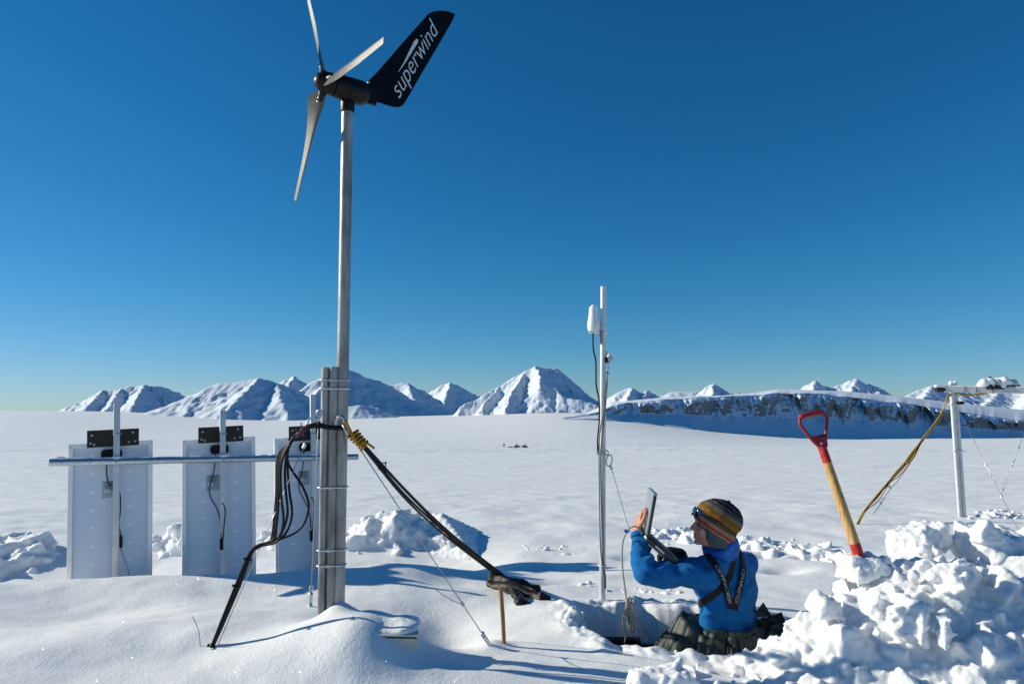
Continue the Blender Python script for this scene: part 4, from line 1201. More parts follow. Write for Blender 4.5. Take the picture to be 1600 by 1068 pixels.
# ================================================================== ANTENNA POLE
ab = hit(940, 913); ab.y = 4.42; ab = P(940, 913, 4.42); ab.z = g1(ab.x, ab.y) 
at_ = thing('antenna_pole', 'bright aluminium pole at the pit\'s edge carrying a white dome antenna', 'antenna', ab)
atop = P(943, 448, 4.42)
MB().tube([ab - Vector((0, 0, .3)), ab.lerp(atop, .5), atop], .0195, 24, cap=False).tube([atop - Vector((0, 0, .03)), atop - Vector((0, 0, .004))], .0175, 20).build('pole', ALU_BRIGHT, at_, sharp=40)
dc = P(927.5, 518, 4.41)
MB().lathe(dc, (0, 0, 1), [(0, .030), (.004, .036), (.03, .0395), (.055, .0400), (.058, .0385), (.062, .0385), (.066, .0385), (.085, .034), (.09, .0325), (.15, .0275), (.163, .0245), (.166, .012), (.174, .011), (.176, .004)], 28).build('antenna_dome', WHITEP, at_, sharp=40)
MB().box(dc + Vector((.032, 0, -.006)), .058, .016, .004, None, .001).build('bracket', WHITEP, at_, False)
MB().box(P(938, 527, 4.40), .004, .012, .042, None, .001).build('bracket_leg', GREYC, at_, False)
cz = P(941, 520, 4.42)
MB().tube([cz + Vector((.024 * math.cos(q), .024 * math.sin(q), 0)) for q in np.linspace(0, 2 * math.pi, 19)], .0045, 8, cap=False).build('u_bolt', STEEL, at_)
MB().tube(smooth_path([dc + Vector((-.004, 0, -.002)), P(927, 545, 4.40), P(931, 565, 4.40), P(931.5, 600, 4.39), P(936, 625, 4.39), P(936.5, 655, 4.39), P(934, 685, 4.39), P(934, 704, 4.385)]), .0052, 8).build('antenna_cable', BLACKC, at_)
MB().tube(smooth_path([P(949, 582, 4.40), P(947, 602, 4.385), P(943, 640, 4.38), P(938, 670, 4.38), P(936, 704, 4.385), P(936.5, 760, 4.39), P(938, 850, 4.395), P(941, 880, 4.39), P(944, 905, 4.385), P(944, 918, 4.385)]), .0042, 8).build('cable', GREYC, at_)
MB().tube(smooth_path([P(949, 580, 4.405), P(948, 610, 4.39), P(944.5, 650, 4.385), P(940, 690, 4.385), P(938.5, 720, 4.39), P(940, 800, 4.39), P(943, 880, 4.39), P(946, 900, 4.385), P(946, 920, 4.385)]), .0042, 8).build('cable', GREYC, at_)
MB().box(P(937, 707, 4.38), .020, .012, .010, None, .003).build('cable_clamp', STEEL, at_, False)
for y, m_ in ((707, STEEL), (882, WHITEP)):
    cz = P(940.5, y, 4.42); MB().tube([cz + Vector((.026 * math.cos(q), .034 * math.sin(q) - .008, 0)) for q in np.linspace(0, 2 * math.pi, 19)], .003, 8, cap=False).build('band', m_, at_)
wr = MB()
for (x, y, Yd, r) in ((947.5, 552, 4.41, .010), (951, 556, 4.40, .017), (955, 560, 4.40, .014), (950, 566, 4.40, .012), (950, 575, 4.40, .011), (951, 583, 4.40, .009)): wr.ellip(P(x, y, Yd), (r, r * .8, r * 1.2), None, 10)
me = remesh(wr.mesh(), .0035, 1); co = get_co(me); set_co(me, co + get_no(me) * (.006 * fbm3(co, 60, 3, 2))[:, None])
link_mesh('plastic_wrap', me, TAPE, at_)
MB().ellip(P(947.5, 562, 4.395), (.011, .009, .022), None, 12).build('cable_plug', BLACKP, at_)
# guy wire of the pole
ga = P(948, 707, 4.40); ge = hit(1012, 921); ge.z -= .02
gw = guy('thin guy wire from the antenna pole down behind the man\'s raised arm', P(955, 730, 4.40), ge, .0022, [(.0, 'clip')])
MB().tube([ga + Vector((.010 * math.cos(q), 0, .016 * math.sin(q))) for q in np.linspace(0, 2 * math.pi, 17)], .0035, 8, cap=False).build('eye', STEEL, gw)
MB().tube([P(952, 719, 4.40) + Vector((.004 * math.sin(q) * 2 + .014 * math.cos(q) * .3, 0, .036 * math.cos(q))) + Vector((.010 * math.sin(q), 0, 0)) for q in np.linspace(0, 2 * math.pi, 19)], .004, 8, cap=False).build('snap_hook', STEEL, gw)

# ================================================================== DARK BOX IN THE PIT
bx = Vector((.78, 3.93, -.99))
pb = thing('pit_box', 'open black box sunk in the floor of the pit', 'box', bx)
for dx_, dy_, hx, hy in ((0, .215, .25, .012), (0, -.215, .25, .012), (-.238, 0, .012, .203), (.238, 0, .012, .203)):
    MB().box(bx + Vector((dx_, dy_, .415)), hx, hy, .415, None, .003).build('side_wall', BOXM, pb, False)
MB().box(bx + Vector((0, 0, .02)), .226, .203, .01).build('floor_plate', BOXM, pb, False)
MB().box(bx + Vector((-.16, .222, .845)), .13, .03, .016, None, .004).build('lid_edge', BOXM, pb, False)

# ================================================================== THE MAN
C0 = Vector((1.165, 3.80, 0.0))
FW = Vector((-.60, .80, 0)); LF = Vector((-.80, -.60, 0))
def B(l, f, z): return C0 + LF * l + FW * f + Vector((0, 0, z))
AXB = (LF, FW, up)
man = thing('person', 'man in blue fleece and striped knit hat standing waist-deep in the pit holding a laptop', 'person', Vector((C0.x, C0.y, -.955)))
Lsh = B(.165, 0, .345); Lel = P(1008, 896, 3.66); Lwr = P(997.5, 833, 3.78)
Rsh = B(-.165, 0, .345); Rel = B(-.17, .30, .16); Rwr = P(1062, 868, 4.02)
HD = P(1113, 822, 3.755)
hf = Vector((-.975, .03, .16)).normalized(); hs = up.cross(hf).normalized(); hu = hf.cross(hs).normalized()
if hu.z < 0: hu = -hu
AXH = (hf, hs, hu)
K = .93
def Hh(x, y, z): return HD + (hf * x + hs * y + hu * z) * K
def HE(mb, x, y, z, rx, ry, rz): mb.ellip(Hh(x, y, z), (rx * K, ry * K, rz * K), AXH, 18)
neckb = B(0, .0, .40)
# --- body: one continuous figure (under the clothes)
bd_ = MB()
HE(bd_, -.012, 0, .035, .097, .078, .095); HE(bd_, .040, 0, -.03, .056, .060, .075); HE(bd_, .030, 0, -.078, .052, .052, .040); HE(bd_, .072, 0, -.100, .019, .024, .017)
bd_.capsule(Hh(.088, 0, .012), Hh(.113, 0, -.028), .010 * K, .014 * K); HE(bd_, .103, .010, -.034, .012, .010, .009); HE(bd_, .103, -.010, -.034, .012, .010, .009)
bd_.capsule(Hh(.082, -.034, .026), Hh(.082, .034, .026), .015 * K, .015 * K)
HE(bd_, .060, .040, -.028, .027, .020, .026); HE(bd_, .060, -.040, -.028, .027, .020, .026)
HE(bd_, .090, 0, -.058, .013, .022, .008); HE(bd_, .086, 0, -.077, .013, .020, .009); HE(bd_, .072, 0, -.066, .014, .03, .02)
bd_.capsule(Hh(-.025, 0, -.05), neckb, .058, .062)
bd_.ellip(B(0, 0, .26), (.160, .105, .15), AXB); bd_.ellip(B(0, 0, .08), (.135, .095, .16), AXB); bd_.ellip(B(0, 0, -.06), (.15, .11, .12), AXB)
bd_.capsule(Lsh, Rsh, .06, .06)
bd_.capsule(Lsh, Lel, .048, .040); bd_.capsule(Lel, Lwr, .040, .028)
bd_.capsule(Rsh, Rel, .048, .040); bd_.capsule(Rel, Rwr, .040, .028)
for s in (-1, 1):
    hip = B(.085 * s, 0, -.08); kne = B(.10 * s, .05, -.50); ank = B(.10 * s, -.02, -.89)
    bd_.capsule(hip, kne, .075, .052); bd_.capsule(kne, ank, .052, .036); bd_.capsule(ank, ank + FW * .14 + up * -.02, .036, .03)
# left hand: palm against the back of the screen, fingers wrapping its lower part
pl0 = P(997, 826, 3.785); pl1 = P(999.5, 809, 3.80)
bd_.capsule(Lwr, pl0, .027, .030)
for dy in (-.03, -.01, .01, .03): bd_.capsule(pl0 + Vector((0, dy * .7, 0)), pl1 + Vector((.0, dy, 0)), .017, .0135, 10)
ftips = [((1004, 800), (1010.5, 797), (1014, 801)), ((1003.5, 799), (1010, 794.5), (1014, 797)), ((1003, 801), (1009, 797), (1013, 800)), ((1003, 804), (1008, 801), (1012, 804))]
for (a, b, c), dy in zip(ftips, (-.032, -.010, .012, .034)):
    r0 = pl1 + Vector((0, dy, .0)); y0 = r0.y
    q = [r0, P(a[0], a[1], y0 + dy * .1), P(b[0], b[1], y0 + dy * .15), P(c[0], c[1], y0 + dy * .15)]
    for i_ in range(3): bd_.capsule(q[i_], q[i_ + 1], .0105 - .0008 * i_, .0098 - .0008 * i_, 10)
th = [P(999, 822, 3.755), P(1004.5, 814, 3.735), P(1007.5, 806, 3.735), P(1009, 799, 3.74)]
for i_ in range(3): bd_.capsule(th[i_], th[i_ + 1], .0135 - .001 * i_, .0125 - .001 * i_, 10)
# right hand inside its glove
rh = P(1047, 864, 4.02)
bd_.capsule(Rwr, rh, .028, .03)
me = remesh(bd_.mesh(), .0042, 3)
body = link_mesh('body', me, SKIN, man)
tag(body, 'fair-skinned face and bare left hand')
for s in (-1, 1):
    MB().ellip(Hh(.0875, .031 * s, .002), (.009, .013, .0075), AXH, 12).build('eye', EYEM, body)
MB().capsule(Hh(.091, -.017, -.0675), Hh(.091, .017, -.0675), .0042, .0042, 8).build('mouth_line', EYEM, body)
# --- fleece
fl = MB()
fl.ellip(B(0, -.005, .235), (.192, .130, .17), AXB, 24); fl.ellip(B(0, -.005, .10), (.172, .125, .19), AXB, 24); fl.ellip(B(0, 0, -.02), (.172, .13, .14), AXB, 24)
fl.capsule(Lsh + up * .0, Rsh + up * .0, .078, .070); fl.capsule(B(-.125, 0, .29), B(-.115, 0, .0), .078, .075); fl.capsule(B(.12, 0, .29), B(.115, 0, .0), .075, .075)
fl.capsule(B(.06, -.01, .385), B(.15, 0, .352), .058, .062); fl.capsule(B(-.06, -.01, .385), B(-.15, 0, .352), .058, .062)
fl.capsule(B(0, -.02, .33), neckb + up * .0, .085, .068)
fl.capsule(Lsh, Lsh.lerp(Lel, .5) - up * .004, .078, .070); fl.capsule(Lsh.lerp(Lel, .5) - up * .004, Lel, .070, .062)
fl.capsule(Lel, Lel.lerp(Lwr, .45) + Vector((-.008, 0, 0)), .062, .053); fl.capsule(Lel.lerp(Lwr, .45) + Vector((-.008, 0, 0)), Lwr + (Lel - Lwr).normalized() * .02, .053, .040)
fl.capsule(Rsh, Rel, .068, .060); fl.capsule(Rel, Rwr + (Rel - Rwr).normalized() * .03, .060, .042)
me = remesh(fl.mesh(), .0072, 5)
co = get_co(me); no = get_no(me)
def fold(p, a, b, amp, waves, phase, width):
    "soft creases running across a limb between a and b"
    a = np.array(a); b = np.array(b); ab_ = b - a; L = np.linalg.norm(ab_); u_ = ab_ / L
    q = p - a; t = (q @ u_) / L; dist = np.linalg.norm(q - np.outer(np.clip(t, 0, 1) * L, u_), axis=1)
    w = np.exp(-.5 * (np.maximum(dist - .05, 0) / width) ** 2) * sstep(-.05, .15, t) * (1 - sstep(.85, 1.05, t))
    wob = fbm3(p, 7, 91, 2)
    return amp * w * np.sin(t * waves * 2 * math.pi + phase + 5.0 * wob)
d = .010 * fbm3(co, 6, 61, 2)
d += fold(co, Lsh, Lel + up * .14, .012, 2.0, 0, .04) + fold(co, Lel, Lwr + Vector((.08, 0, 0)), .004, 2.6, 1, .03) + fold(co, B(0, -.1, -.02), B(.05, -.1, .3), .008, 2.5, .5, .07)
d += .012 * np.abs(fbm3(co * np.array([1, 1, .6]), 8, 67, 2)) * sstep(.35, .0, np.linalg.norm(co - np.array(B(.16, -.05, .22)), axis=1))
pa = np.stack([co @ np.array([.6, .3, .75]), co @ np.array([.75, .1, -.65]) * .28, co @ np.array([-.3, .9, 0]) * .5], 1)   # slanting creases
d += .015 * (1 - 2 * np.abs(fbm3(pa, 14, 95, 2))) * (sstep(.30, .08, np.linalg.norm(co - np.array(Lsh.lerp(Lel, .45)), axis=1)) + .8 * sstep(.24, .05, np.linalg.norm(co - np.array(B(.12, -.1, .12)), axis=1)))
set_co(me, co + no * d[:, None])
fleece = link_mesh('fleece', me, FLEECE, man); tag(fleece, 'blue fleece pullover')
cuff = (Lwr - Lel).normalized()
MB().lathe(Lwr - cuff * .022, cuff, [(0, .043), (.006, .0445), (.02, .043), (.026, .039)], 20).build('cuff', FLEECE, fleece)
# --- neck gaiter
gm = MB(); gp = []
gaxis = (Hh(-.03, 0, -.06) - neckb).normalized()
for h_, r_ in ((-.03, .080), (-.01, .093), (.01, .096), (.03, .098), (.05, .096), (.068, .090), (.070, .070)): gp.append((h_, r_))
gm.lathe(neckb.lerp(Hh(-.03, 0, -.06), .34) + hf * .004, gaxis, gp, 40)
me = gm.mesh(); co = get_co(me); cc = np.array(neckb); set_co(me, co + (co - cc) * (.14 * fbm3(co, 16, 7, 2))[:, None])
link_mesh('neck_gaiter', me, GAITER, man)
# --- hat
def hat():
    nphi, nv = 64, 40
    hx = np.array([-.026, 0, .048]); rad = np.array([.129, .103, .108])
    nloc = np.array([-.42, 0, .907])
    vs = []; st = []
    for iv in range(nv + 1):
        for ip in range(nphi):
            ph = 2 * math.pi * ip / nphi
            cx, sy_ = math.cos(ph), math.sin(ph)
            # hem height for this bearing: brow, ear flap, nape
            a = abs(math.atan2(sy_, cx))
            hem = np.interp(a, [0, .42, .80, 1.10, 1.40, 1.85, 2.3, 3.15], [.045, .022, -.045, -.100, -.108, -.098, -.085, -.075])
            th_e = math.acos(max(-1, min(1, (hem - hx[2]) / rad[2] * .999))) if abs((hem - hx[2]) / rad[2]) < 1 else (math.pi - .001)
            if (hem - hx[2]) / rad[2] < -.86: th_e = math.acos(-.86)
            th_ = th_e * iv / nv
            p = hx + rad * np.array([math.sin(th_) * cx, math.sin(th_) * sy_, math.cos(th_)])
            if (hem - hx[2]) / rad[2] < -.86 and iv > nv * .8:
                f = (iv - nv * .8) / (nv * .2); zz = hx[2] + rad[2] * math.cos(th_e * .8)
                r0 = math.sin(th_e * .8); r1 = .74
                p = hx + rad * np.array([(r0 + (r1 - r0) * f) * cx, (r0 + (r1 - r0) * f) * sy_, 0]); p[2] = zz + (hem - zz) * f
            # the knit hangs a little full at the back of the crown
            bulge = .012 * math.exp(-((p[0] + .11) / .06) ** 2 - ((p[2] - .06) / .06) ** 2); p[0] -= bulge
            vs.append(Hh(*p)); st.append(float(((p - hx) @ nloc)))
    fs = [(i * nphi + k, (i + 1) * nphi + k, (i + 1) * nphi + (k + 1) % nphi, i * nphi + (k + 1) % nphi) for i in range(nv) for k in range(nphi)]
    m = MB().add(vs, fs); o = m.build('knit_hat', HATM, man)
    so = o.modifiers.new('thick', 'SOLIDIFY'); so.thickness = .007; so.offset = 1
    st = np.array(st); lo, hi = -.118, .118
    at = o.data.attributes.new('stripe', 'FLOAT', 'POINT'); at.data.foreach_set('value', np.clip((st - lo) / (hi - lo), 0, 1).astype(np.float32))
    co = get_co(o.data); set_co(o.data, co + get_no(o.data) * (.005 * fbm3(co, 18, 5, 2))[:, None])
    return tag(o, 'hat with mustard, grey, black and red stripes and ear flaps')
hat_o = hat()
MB().ellip(Hh(-.075, 0, .152), (.012, .012, .012), AXH, 10).build('top_knot', HATM, hat_o)
# --- sunglasses pushed up on the brow
for s in (-1, 1):
    l_ = MB().ellip(Hh(.102, .034 * s, .070), (.012 * K, .030 * K, .024 * K), ((hf * .9 + hs * .45 * s).normalized(), (hs * .9 - hf * .45 * s).normalized(), hu), 18).build('sunglass_lens', LENS, man)
    MB().tube(smooth_path([Hh(.098, .060 * s, .068), Hh(.06, .098 * s, .060), Hh(.0, .112 * s, .040)]), .0042, 8).build('sunglass_arm', PURPLEF, man)
MB().tube(smooth_path([Hh(.108, -.060, .048), Hh(.117, -.03, .046), Hh(.112, 0, .055), Hh(.117, .03, .046), Hh(.108, .060, .048)]), .005, 8).build('sunglass_frame', PURPLEF, man)
# --- glove on the right hand
gl = MB()
gl.capsule(Rwr, rh, .045, .040); gl.ellip(rh + Vector((-.01, 0, -.005)), (.042, .045, .035), None)
for k in range(4):
    y_ = 3.985 + .022 * k; f = [rh + Vector((-.02, 0, .01)), P(1036 - k, 862 + k, y_), P(1030, 868 + k, y_), P(1031, 876, y_)]
    for i_ in range(3): gl.capsule(f[i_], f[i_ + 1], .015, .0135, 10)
gl.capsule(rh + Vector((0, -.03, 0)), P(1040, 872, 3.965), .016, .013, 10)
link_mesh('glove', remesh(gl.mesh(), .006, 2), GLOVEM, man)
# --- braces: webbing laid over the fleece
dg = bpy.context.evaluated_depsgraph_get()
bvh = BVHTree.FromObject(fleece, dg); off = wloc(fleece)
def drape(seq, per=10):
    out = []
    for i in range(len(seq) - 1):
        for k in range(per):
            f = k / per; out.append((seq[i][0] * (1 - f) + seq[i + 1][0] * f, seq[i][1] * (1 - f) + seq[i + 1][1] * f))
    out.append(seq[-1])
    pts = []
    for px, py in out:
        d = ray(px, py).normalized(); h = bvh.ray_cast(Vector((0, 0, CAMZ)) - off, d)
        if h[0] is not None: pts.append((h[0] + off, h[1]))
    return pts
def strap(seq, w, mat, name, lift=.004, prn=None):
    raw = drape(seq)
    # smooth the path so that the webbing bridges creases
    P_ = np.array([p for p, n in raw]); N_ = np.array([n for p, n in raw])
    for _ in range(3):
        P_[1:-1] = (P_[:-2] + 2 * P_[1:-1] + P_[2:]) / 4; N_[1:-1] = (N_[:-2] + N_[1:-1] + N_[2:]) / 3
    # over the shoulder: carry on away from the viewer
    vs = []; m = len(P_)
    for i in range(m):
        t = Vector(P_[min(i + 1, m - 1)] - P_[max(i - 1, 0)]).normalized(); n = Vector(N_[i]).normalized(); s_ = t.cross(n).normalized()
        c = Vector(P_[i]) + n * (lift + .003)
        vs += [c - s_ * w + n * -.004, c - s_ * w, c + s_ * w, c + s_ * w + n * -.004]
    fs = [(i * 4 + k, i * 4 + k + 1, (i + 1) * 4 + k + 1, (i + 1) * 4 + k) for i in range(m - 1) for k in range(3)]
    o = MB().add(vs, fs).build(name, mat, man, True, 40)
    if prn:
        body, f0, f1, hgt = prn
        tm = text_mesh(body, 0, 0, .3, .03); c = get_co(tm); x0, x1 = c[:, 0].min(), c[:, 0].max(); y0, y1 = c[:, 1].min(), c[:, 1].max()
        nw = []
        for x, y, z in c:
            f = (f0 + (f1 - f0) * (x - x0) / (x1 - x0)) * (m - 1); i = min(int(f), m - 2); g = f - i
            q = Vector(P_[i]).lerp(Vector(P_[i + 1]), g); t = Vector(P_[i + 1] - P_[i]).normalized(); n = Vector(N_[i]).normalized(); s_ = t.cross(n).normalized()
            nw.append(q + n * (lift + .0042) + s_ * ((y - (y0 + y1) / 2) / (y1 - y0) * hgt) * -1)
        set_co(tm, np.array(nw)); link_mesh('strap_print', tm, STRAPL, o, False)
    return o
strap([(1147, 861), (1145, 880), (1139, 902), (1124, 922), (1100, 939), (1074, 949)], .0165, STRAPB, 'cross_strap', .003)
strap([(1093, 861), (1106, 868), (1117, 882), (1128, 904), (1136, 925), (1141, 950)], .0175, STRAPM, 'brace', .008, ('CEWNSOEIK', .28, .93, .018))
strap([(1152, 858), (1159, 873), (1160, 895), (1155, 918), (1146, 952)], .0175, STRAPM, 'brace', .006, ('CEWNSO', .42, .92, .018))
# --- trousers inside the pit
tr = MB()
for s in (-1, 1):
    hip = B(.085 * s, 0, -.10); kne = B(.10 * s, .05, -.50); ank = B(.10 * s, -.02, -.86)
    tr.capsule(hip, kne, .105, .078); tr.capsule(kne, ank, .078, .062)
    tr.capsule(ank + up * -.04, ank + FW * .16 + up * -.055, .052, .045)
tr.ellip(B(0, 0, -.05), (.178, .14, .115), AXB)
link_mesh('trousers', remesh(tr.mesh(), .01, 3), GREENC, man)
# --- shell jacket slipped down round the hips, lying over the pit's rim
def waist_cloth():
    nphi, nr = 260, 46
    vs = []
    ph = np.linspace(0, 2 * math.pi, nphi, endpoint=False)
    # reach of the cloth by world bearing (0 = +X, -90 deg = towards the camera)
    deg = np.degrees(ph); deg = np.where(deg > 180, deg - 360, deg)
    reach = np.interp(deg, [-180, -165, -150, -135, -115, -95, -75, -55, -35, -20, -5, 12, 30, 60, 120, 160, 180], [.40, .43, .43, .34, .27, .24, .23, .27, .36, .43, .40, .36, .28, .24, .24, .32, .40])
    reach = reach * (1 + .16 * perlin2(ph * 7, ph * 0, 7) + .08 * perlin2(ph * 17, ph * 0, 9))
    for ir in range(nr):
        f = ir / (nr - 1)
        r = .165 + (reach - .165) * f
        x = C0.x + r * np.cos(ph); y = C0.y + r * np.sin(ph)
        wr = fbm2(ph * 1.5 + 2, f * 2.0 + ph * 0, 55, 2)
        crease = ridged2(ph * 1.15 + f * .8 + .5 * wr, f * .5 + 3 + ph * 0, 51, 1) - .3
        xy = ridged2(x * 6.5 + .6 * wr, y * 4.0 + x * 2, 61, 1) - .4 + .25 * (ridged2(x * 13 + y * 5, y * 8 + wr, 63, 1) - .4)
        crease = .35 * crease + .75 * xy
        z = .070 - .15 * f ** 1.2 + .075 * crease * np.minimum(1, .25 + 1.3 * f) * (1 - .35 * f)
        dl = np.minimum(np.abs(deg - 188), np.abs(deg + 172))
        z = z + .08 * np.exp(-(dl / 20) ** 2) * math.exp(-((f - .45) / .3) ** 2)
        z = z + .12 * np.exp(-((deg + 10) / 14) ** 2) * f ** 1.5
        g = G(x, y); z = np.where(g > -.3, np.maximum(z, g + .006 + .012 * (1 + crease)), z)
        for k in range(nphi): vs.append((x[k], y[k], z[k]))
    fs = [(i * nphi + k, i * nphi + (k + 1) % nphi, (i + 1) * nphi + (k + 1) % nphi, (i + 1) * nphi + k) for i in range(nr - 1) for k in range(nphi)]
    o = MB().add(vs, fs).build('shell_jacket', GREENC, man)
    m = o.modifiers.new('t', 'SOLIDIFY'); m.thickness = .006
    return tag(o, 'dark green shell jacket slipped down round the hips')
jk = waist_cloth()
fl_ = MB()
for tri in (((1172, 964), (1193, 940), (1206, 962)), ((1192, 968), (1221, 955), (1229, 974)), ((1180, 972), (1210, 958), (1216, 978))):
    p_ = [P(x, y, 3.72 + .03 * i_) for i_, (x, y) in enumerate(tri)]; n_ = (p_[1] - p_[0]).cross(p_[2] - p_[0]).normalized() * .006
    mid = (p_[0] + p_[1] + p_[2]) / 3 + n_ * 3
    fl_.add([*p_, mid, mid - n_ * 2], [(0, 1, 3), (1, 2, 3), (2, 0, 3), (1, 0, 4), (2, 1, 4), (0, 2, 4)])
fl_.build('jacket_flap', GREENC, man, False)

# ================================================================== LAPTOP
hinge = P(1007, 834, 3.80); ya = Vector((.085, .9964, 0)).normalized()
lt = thing('laptop', 'rugged grey and black laptop held open by the man, screen towards him', 'laptop', hinge)
sv = (P(1021, 765, 3.80) - P(1009.5, 829, 3.80)).normalized(); bv = (P(1062, 884, 3.80) - P(1007, 836, 3.80)).normalized()
sn_ = sv.cross(ya).normalized(); bn_ = bv.cross(ya).normalized()
if sn_.x < 0: sn_ = -sn_
if bn_.z < 0: bn_ = -bn_
scr = hinge + sv * .125 + sn_ * .004
MB().box(scr, .110, .135, .007, (sv, ya, sn_), .004).build('screen_lid', LAPB, lt, True, 40)
MB().box(scr - sn_ * .0095, .108, .132, .0045, (sv, ya, sn_), .003).build('lid_back', LAPM, lt, True, 40)
MB().box(scr + sv * .108 - sn_ * .002, .006, .137, .011, (sv, ya, sn_), .003).build('lid_edge', LAPM, lt, True, 40)
MB().box(hinge + bv * .115, .115, .135, .016, (bv, ya, bn_), .004).build('base', LAPB, lt, True, 40)
MB().box(hinge + bv * .125 - bn_ * .0175, .095, .120, .003, (bv, ya, bn_), .001).build('base_plate', LAPM, lt, True, 40)
MB().box(hinge + bv * .10 + bn_ * .0165, .075, .12, .0015, (bv, ya, bn_)).build('keyboard', INK, lt, False)
MB().tube([hinge + ya * -.13, hinge + ya * .13], .010, 14).build('hinge', LAPM, lt)
MB().box(hinge + bv * .085 - ya * .1365, .03, .0015, .005, (bv, ya, bn_)).build('port_cover', LAPM, lt, False)
for k in range(6): MB().box(hinge + bv * (.02 + .007 * k) + bn_ * .017 - ya * .11, .002, .02, .004, (bv, ya, bn_)).build('latch_rib', LAPB, lt, False)
# beige data cable from the laptop, coiled in the pit
cbase = P(985, 985, 3.9)
dcb = thing('data_cable', 'beige cable looped round the man\'s wrist and hanging coiled into the pit', 'cable', cbase)
MB().tube(smooth_path([P(1004, 836, 3.74), P(1000, 828, 3.71), P(993, 822, 3.70), P(983, 825, 3.70), P(979, 832, 3.72), P(974, 843, 3.74), P(972, 862, 3.76), P(973, 890, 3.78), P(976, 915, 3.80), P(979, 935, 3.80), P(986, 960, 3.80), P(988, 985, 3.84), P(998, 1002, 3.86)]), .0042, 8).build('cable', BEIGEC, dcb)
MB().box(P(979, 829, 3.715), .012, .009, .008, None, .003).build('strain_relief', GAITER, dcb, False)
for k, (w, x0, y0, y1) in enumerate(((3.5, 981, 936, 986), (5, 983, 932, 984), (6.5, 982, 938, 980), (4, 985, 934, 988), (2.5, 982, 945, 982))):
    pts = []
    for q in np.linspace(0, 2 * math.pi, 27):
        pts.append(P(x0 + w * math.sin(q) + 3 * (1 - math.cos(q)) * .6, (y0 + y1) / 2 - (y1 - y0) / 2 * math.cos(q), 3.80 + .015 * math.sin(q + k)))
    MB().tube(pts, .0034, 8, cap=False).build('coil', BEIGEC, dcb)
MB().tube(smooth_path([P(973, 963, 3.80), P(978, 958, 3.785), P(986, 959, 3.78), P(991, 962, 3.80), P(1000, 970, 3.83), P(1008, 985, 3.86), P(1013, 1000, 3.9)]), .0040, 8).build('binding_turn', BEIGEC, dcb)
MB().tube(smooth_path([P(973, 963, 3.80), P(974, 980, 3.82), P(978, 990, 3.86), P(976, 1003, 3.9)]), .0036, 8).build('cable_tail', BEIGEC, dcb)

# ================================================================== SHOVEL
def SP(px, py): return P(px, py, 3.40 + (862 - py) * .0006)
sbp = SP(1341, 862)
sv_ = thing('shovel', 'shovel with red D-grip and wooden shaft stuck upright in the heap', 'shovel', sbp)
gr_ = MB().tube(smooth_path([SP(1249.5, 652.5), SP(1262, 648), SP(1275, 645.5), SP(1286.5, 644)], 4), [.0125] + [.0145] * 11 + [.0125], 14)
grip = gr_.build('grip', REDP, sv_)
MB().tube(smooth_path([SP(1249.5, 652), SP(1251, 664), SP(1260, 676), SP(1273, 691), SP(1280, 696)], 5), .0085, 10).build('grip_arm', REDP, sv_)
MB().tube(smooth_path([SP(1286.5, 644), SP(1292, 655), SP(1291.5, 668), SP(1290, 684), SP(1287.5, 696)], 5), .0085, 10).build('grip_arm', REDP, sv_)
MB().tube([SP(1268, 684), SP(1289, 679.5)], .007, 10).build('grip_bridge', REDP, sv_)
cf = [SP(1267, 685), SP(1290.5, 681), SP(1292, 697), SP(1280.5, 701)]
sock = plate(cf, Vector((0, 1, 0)), .012)
sock.tube([SP(1279, 688), SP(1286.5, 702)], [.015, .0205], 16)
so_ = sock.build('socket', REDP, sv_, True, 35)
rv = SP(1281.5, 692); MB().tube([rv - Vector((0, .014, 0)), rv - Vector((0, .021, 0))], .0055, 10).build('rivet', STEEL, so_)
s0, s1 = SP(1284.5, 698), SP(1341.5, 866)
def sl(f): return s0.lerp(s1, f)
def sr(f): return .0205 + .0045 * f
MB().tube([sl(f) for f in (0, .05, .10, .152)], [sr(f) + .0004 for f in (0, .05, .10, .152)], 22).build('painted_neck', REDW, sv_, sharp=40)
MB().tube([sl(f) for f in (.15, .4, .65, .905)], [sr(f) for f in (.15, .4, .65, .905)], 22).build('shaft', WOOD, sv_, sharp=40)
s2 = s1 + (s1 - s0).normalized() * .12
MB().tube([sl(.90), sl(.95), s1, s2], [sr(.9) + .0005, sr(.95) + .0005, sr(1), .026], 22).build('painted_foot', REDW, sv_, sharp=40)
# blade buried in the heap
sdirn = (s1 - s0).normalized(); sb_ = s2 + sdirn * .10; sx_ = sdirn.cross(Vector((0, 1, 0))).normalized(); sy_2 = sdirn.cross(sx_)
MB().box(sb_, .10, .004, .13, (sx_, sy_2, sdirn), .003).build('blade', STEEL, sv_, False)
tmk = text_mesh('NP', 0, .01); c = get_co(tmk)
tdir = sdirn; tnr = Vector((0, -1, 0)); tnr = (tnr - tdir * tnr.dot(tdir)).normalized(); tsd = tdir.cross(tnr).normalized()
o_ = sl(.26)
def shaft_wrap(c, o_, f_, sc, yo):
    out = []
    for x, y, z in c:
        a = (y - yo) * sc / sr(f_); r_ = sr(f_) + .0006
        out.append(o_ + tdir * (x * sc) + (tnr * math.cos(a) + tsd * math.sin(a)) * r_)
    return np.array(out)
set_co(tmk, shaft_wrap(c, sl(.20), .22, .022, .35)); link_mesh('brand_mark', tmk, INK, sv_, False)
t2 = text_mesh('llllll lll lll lllllll', 0, 0); set_co(t2, shaft_wrap(get_co(t2), sl(.32), .38, .017, .35)); link_mesh('stamped_text', t2, INK, sv_, False)

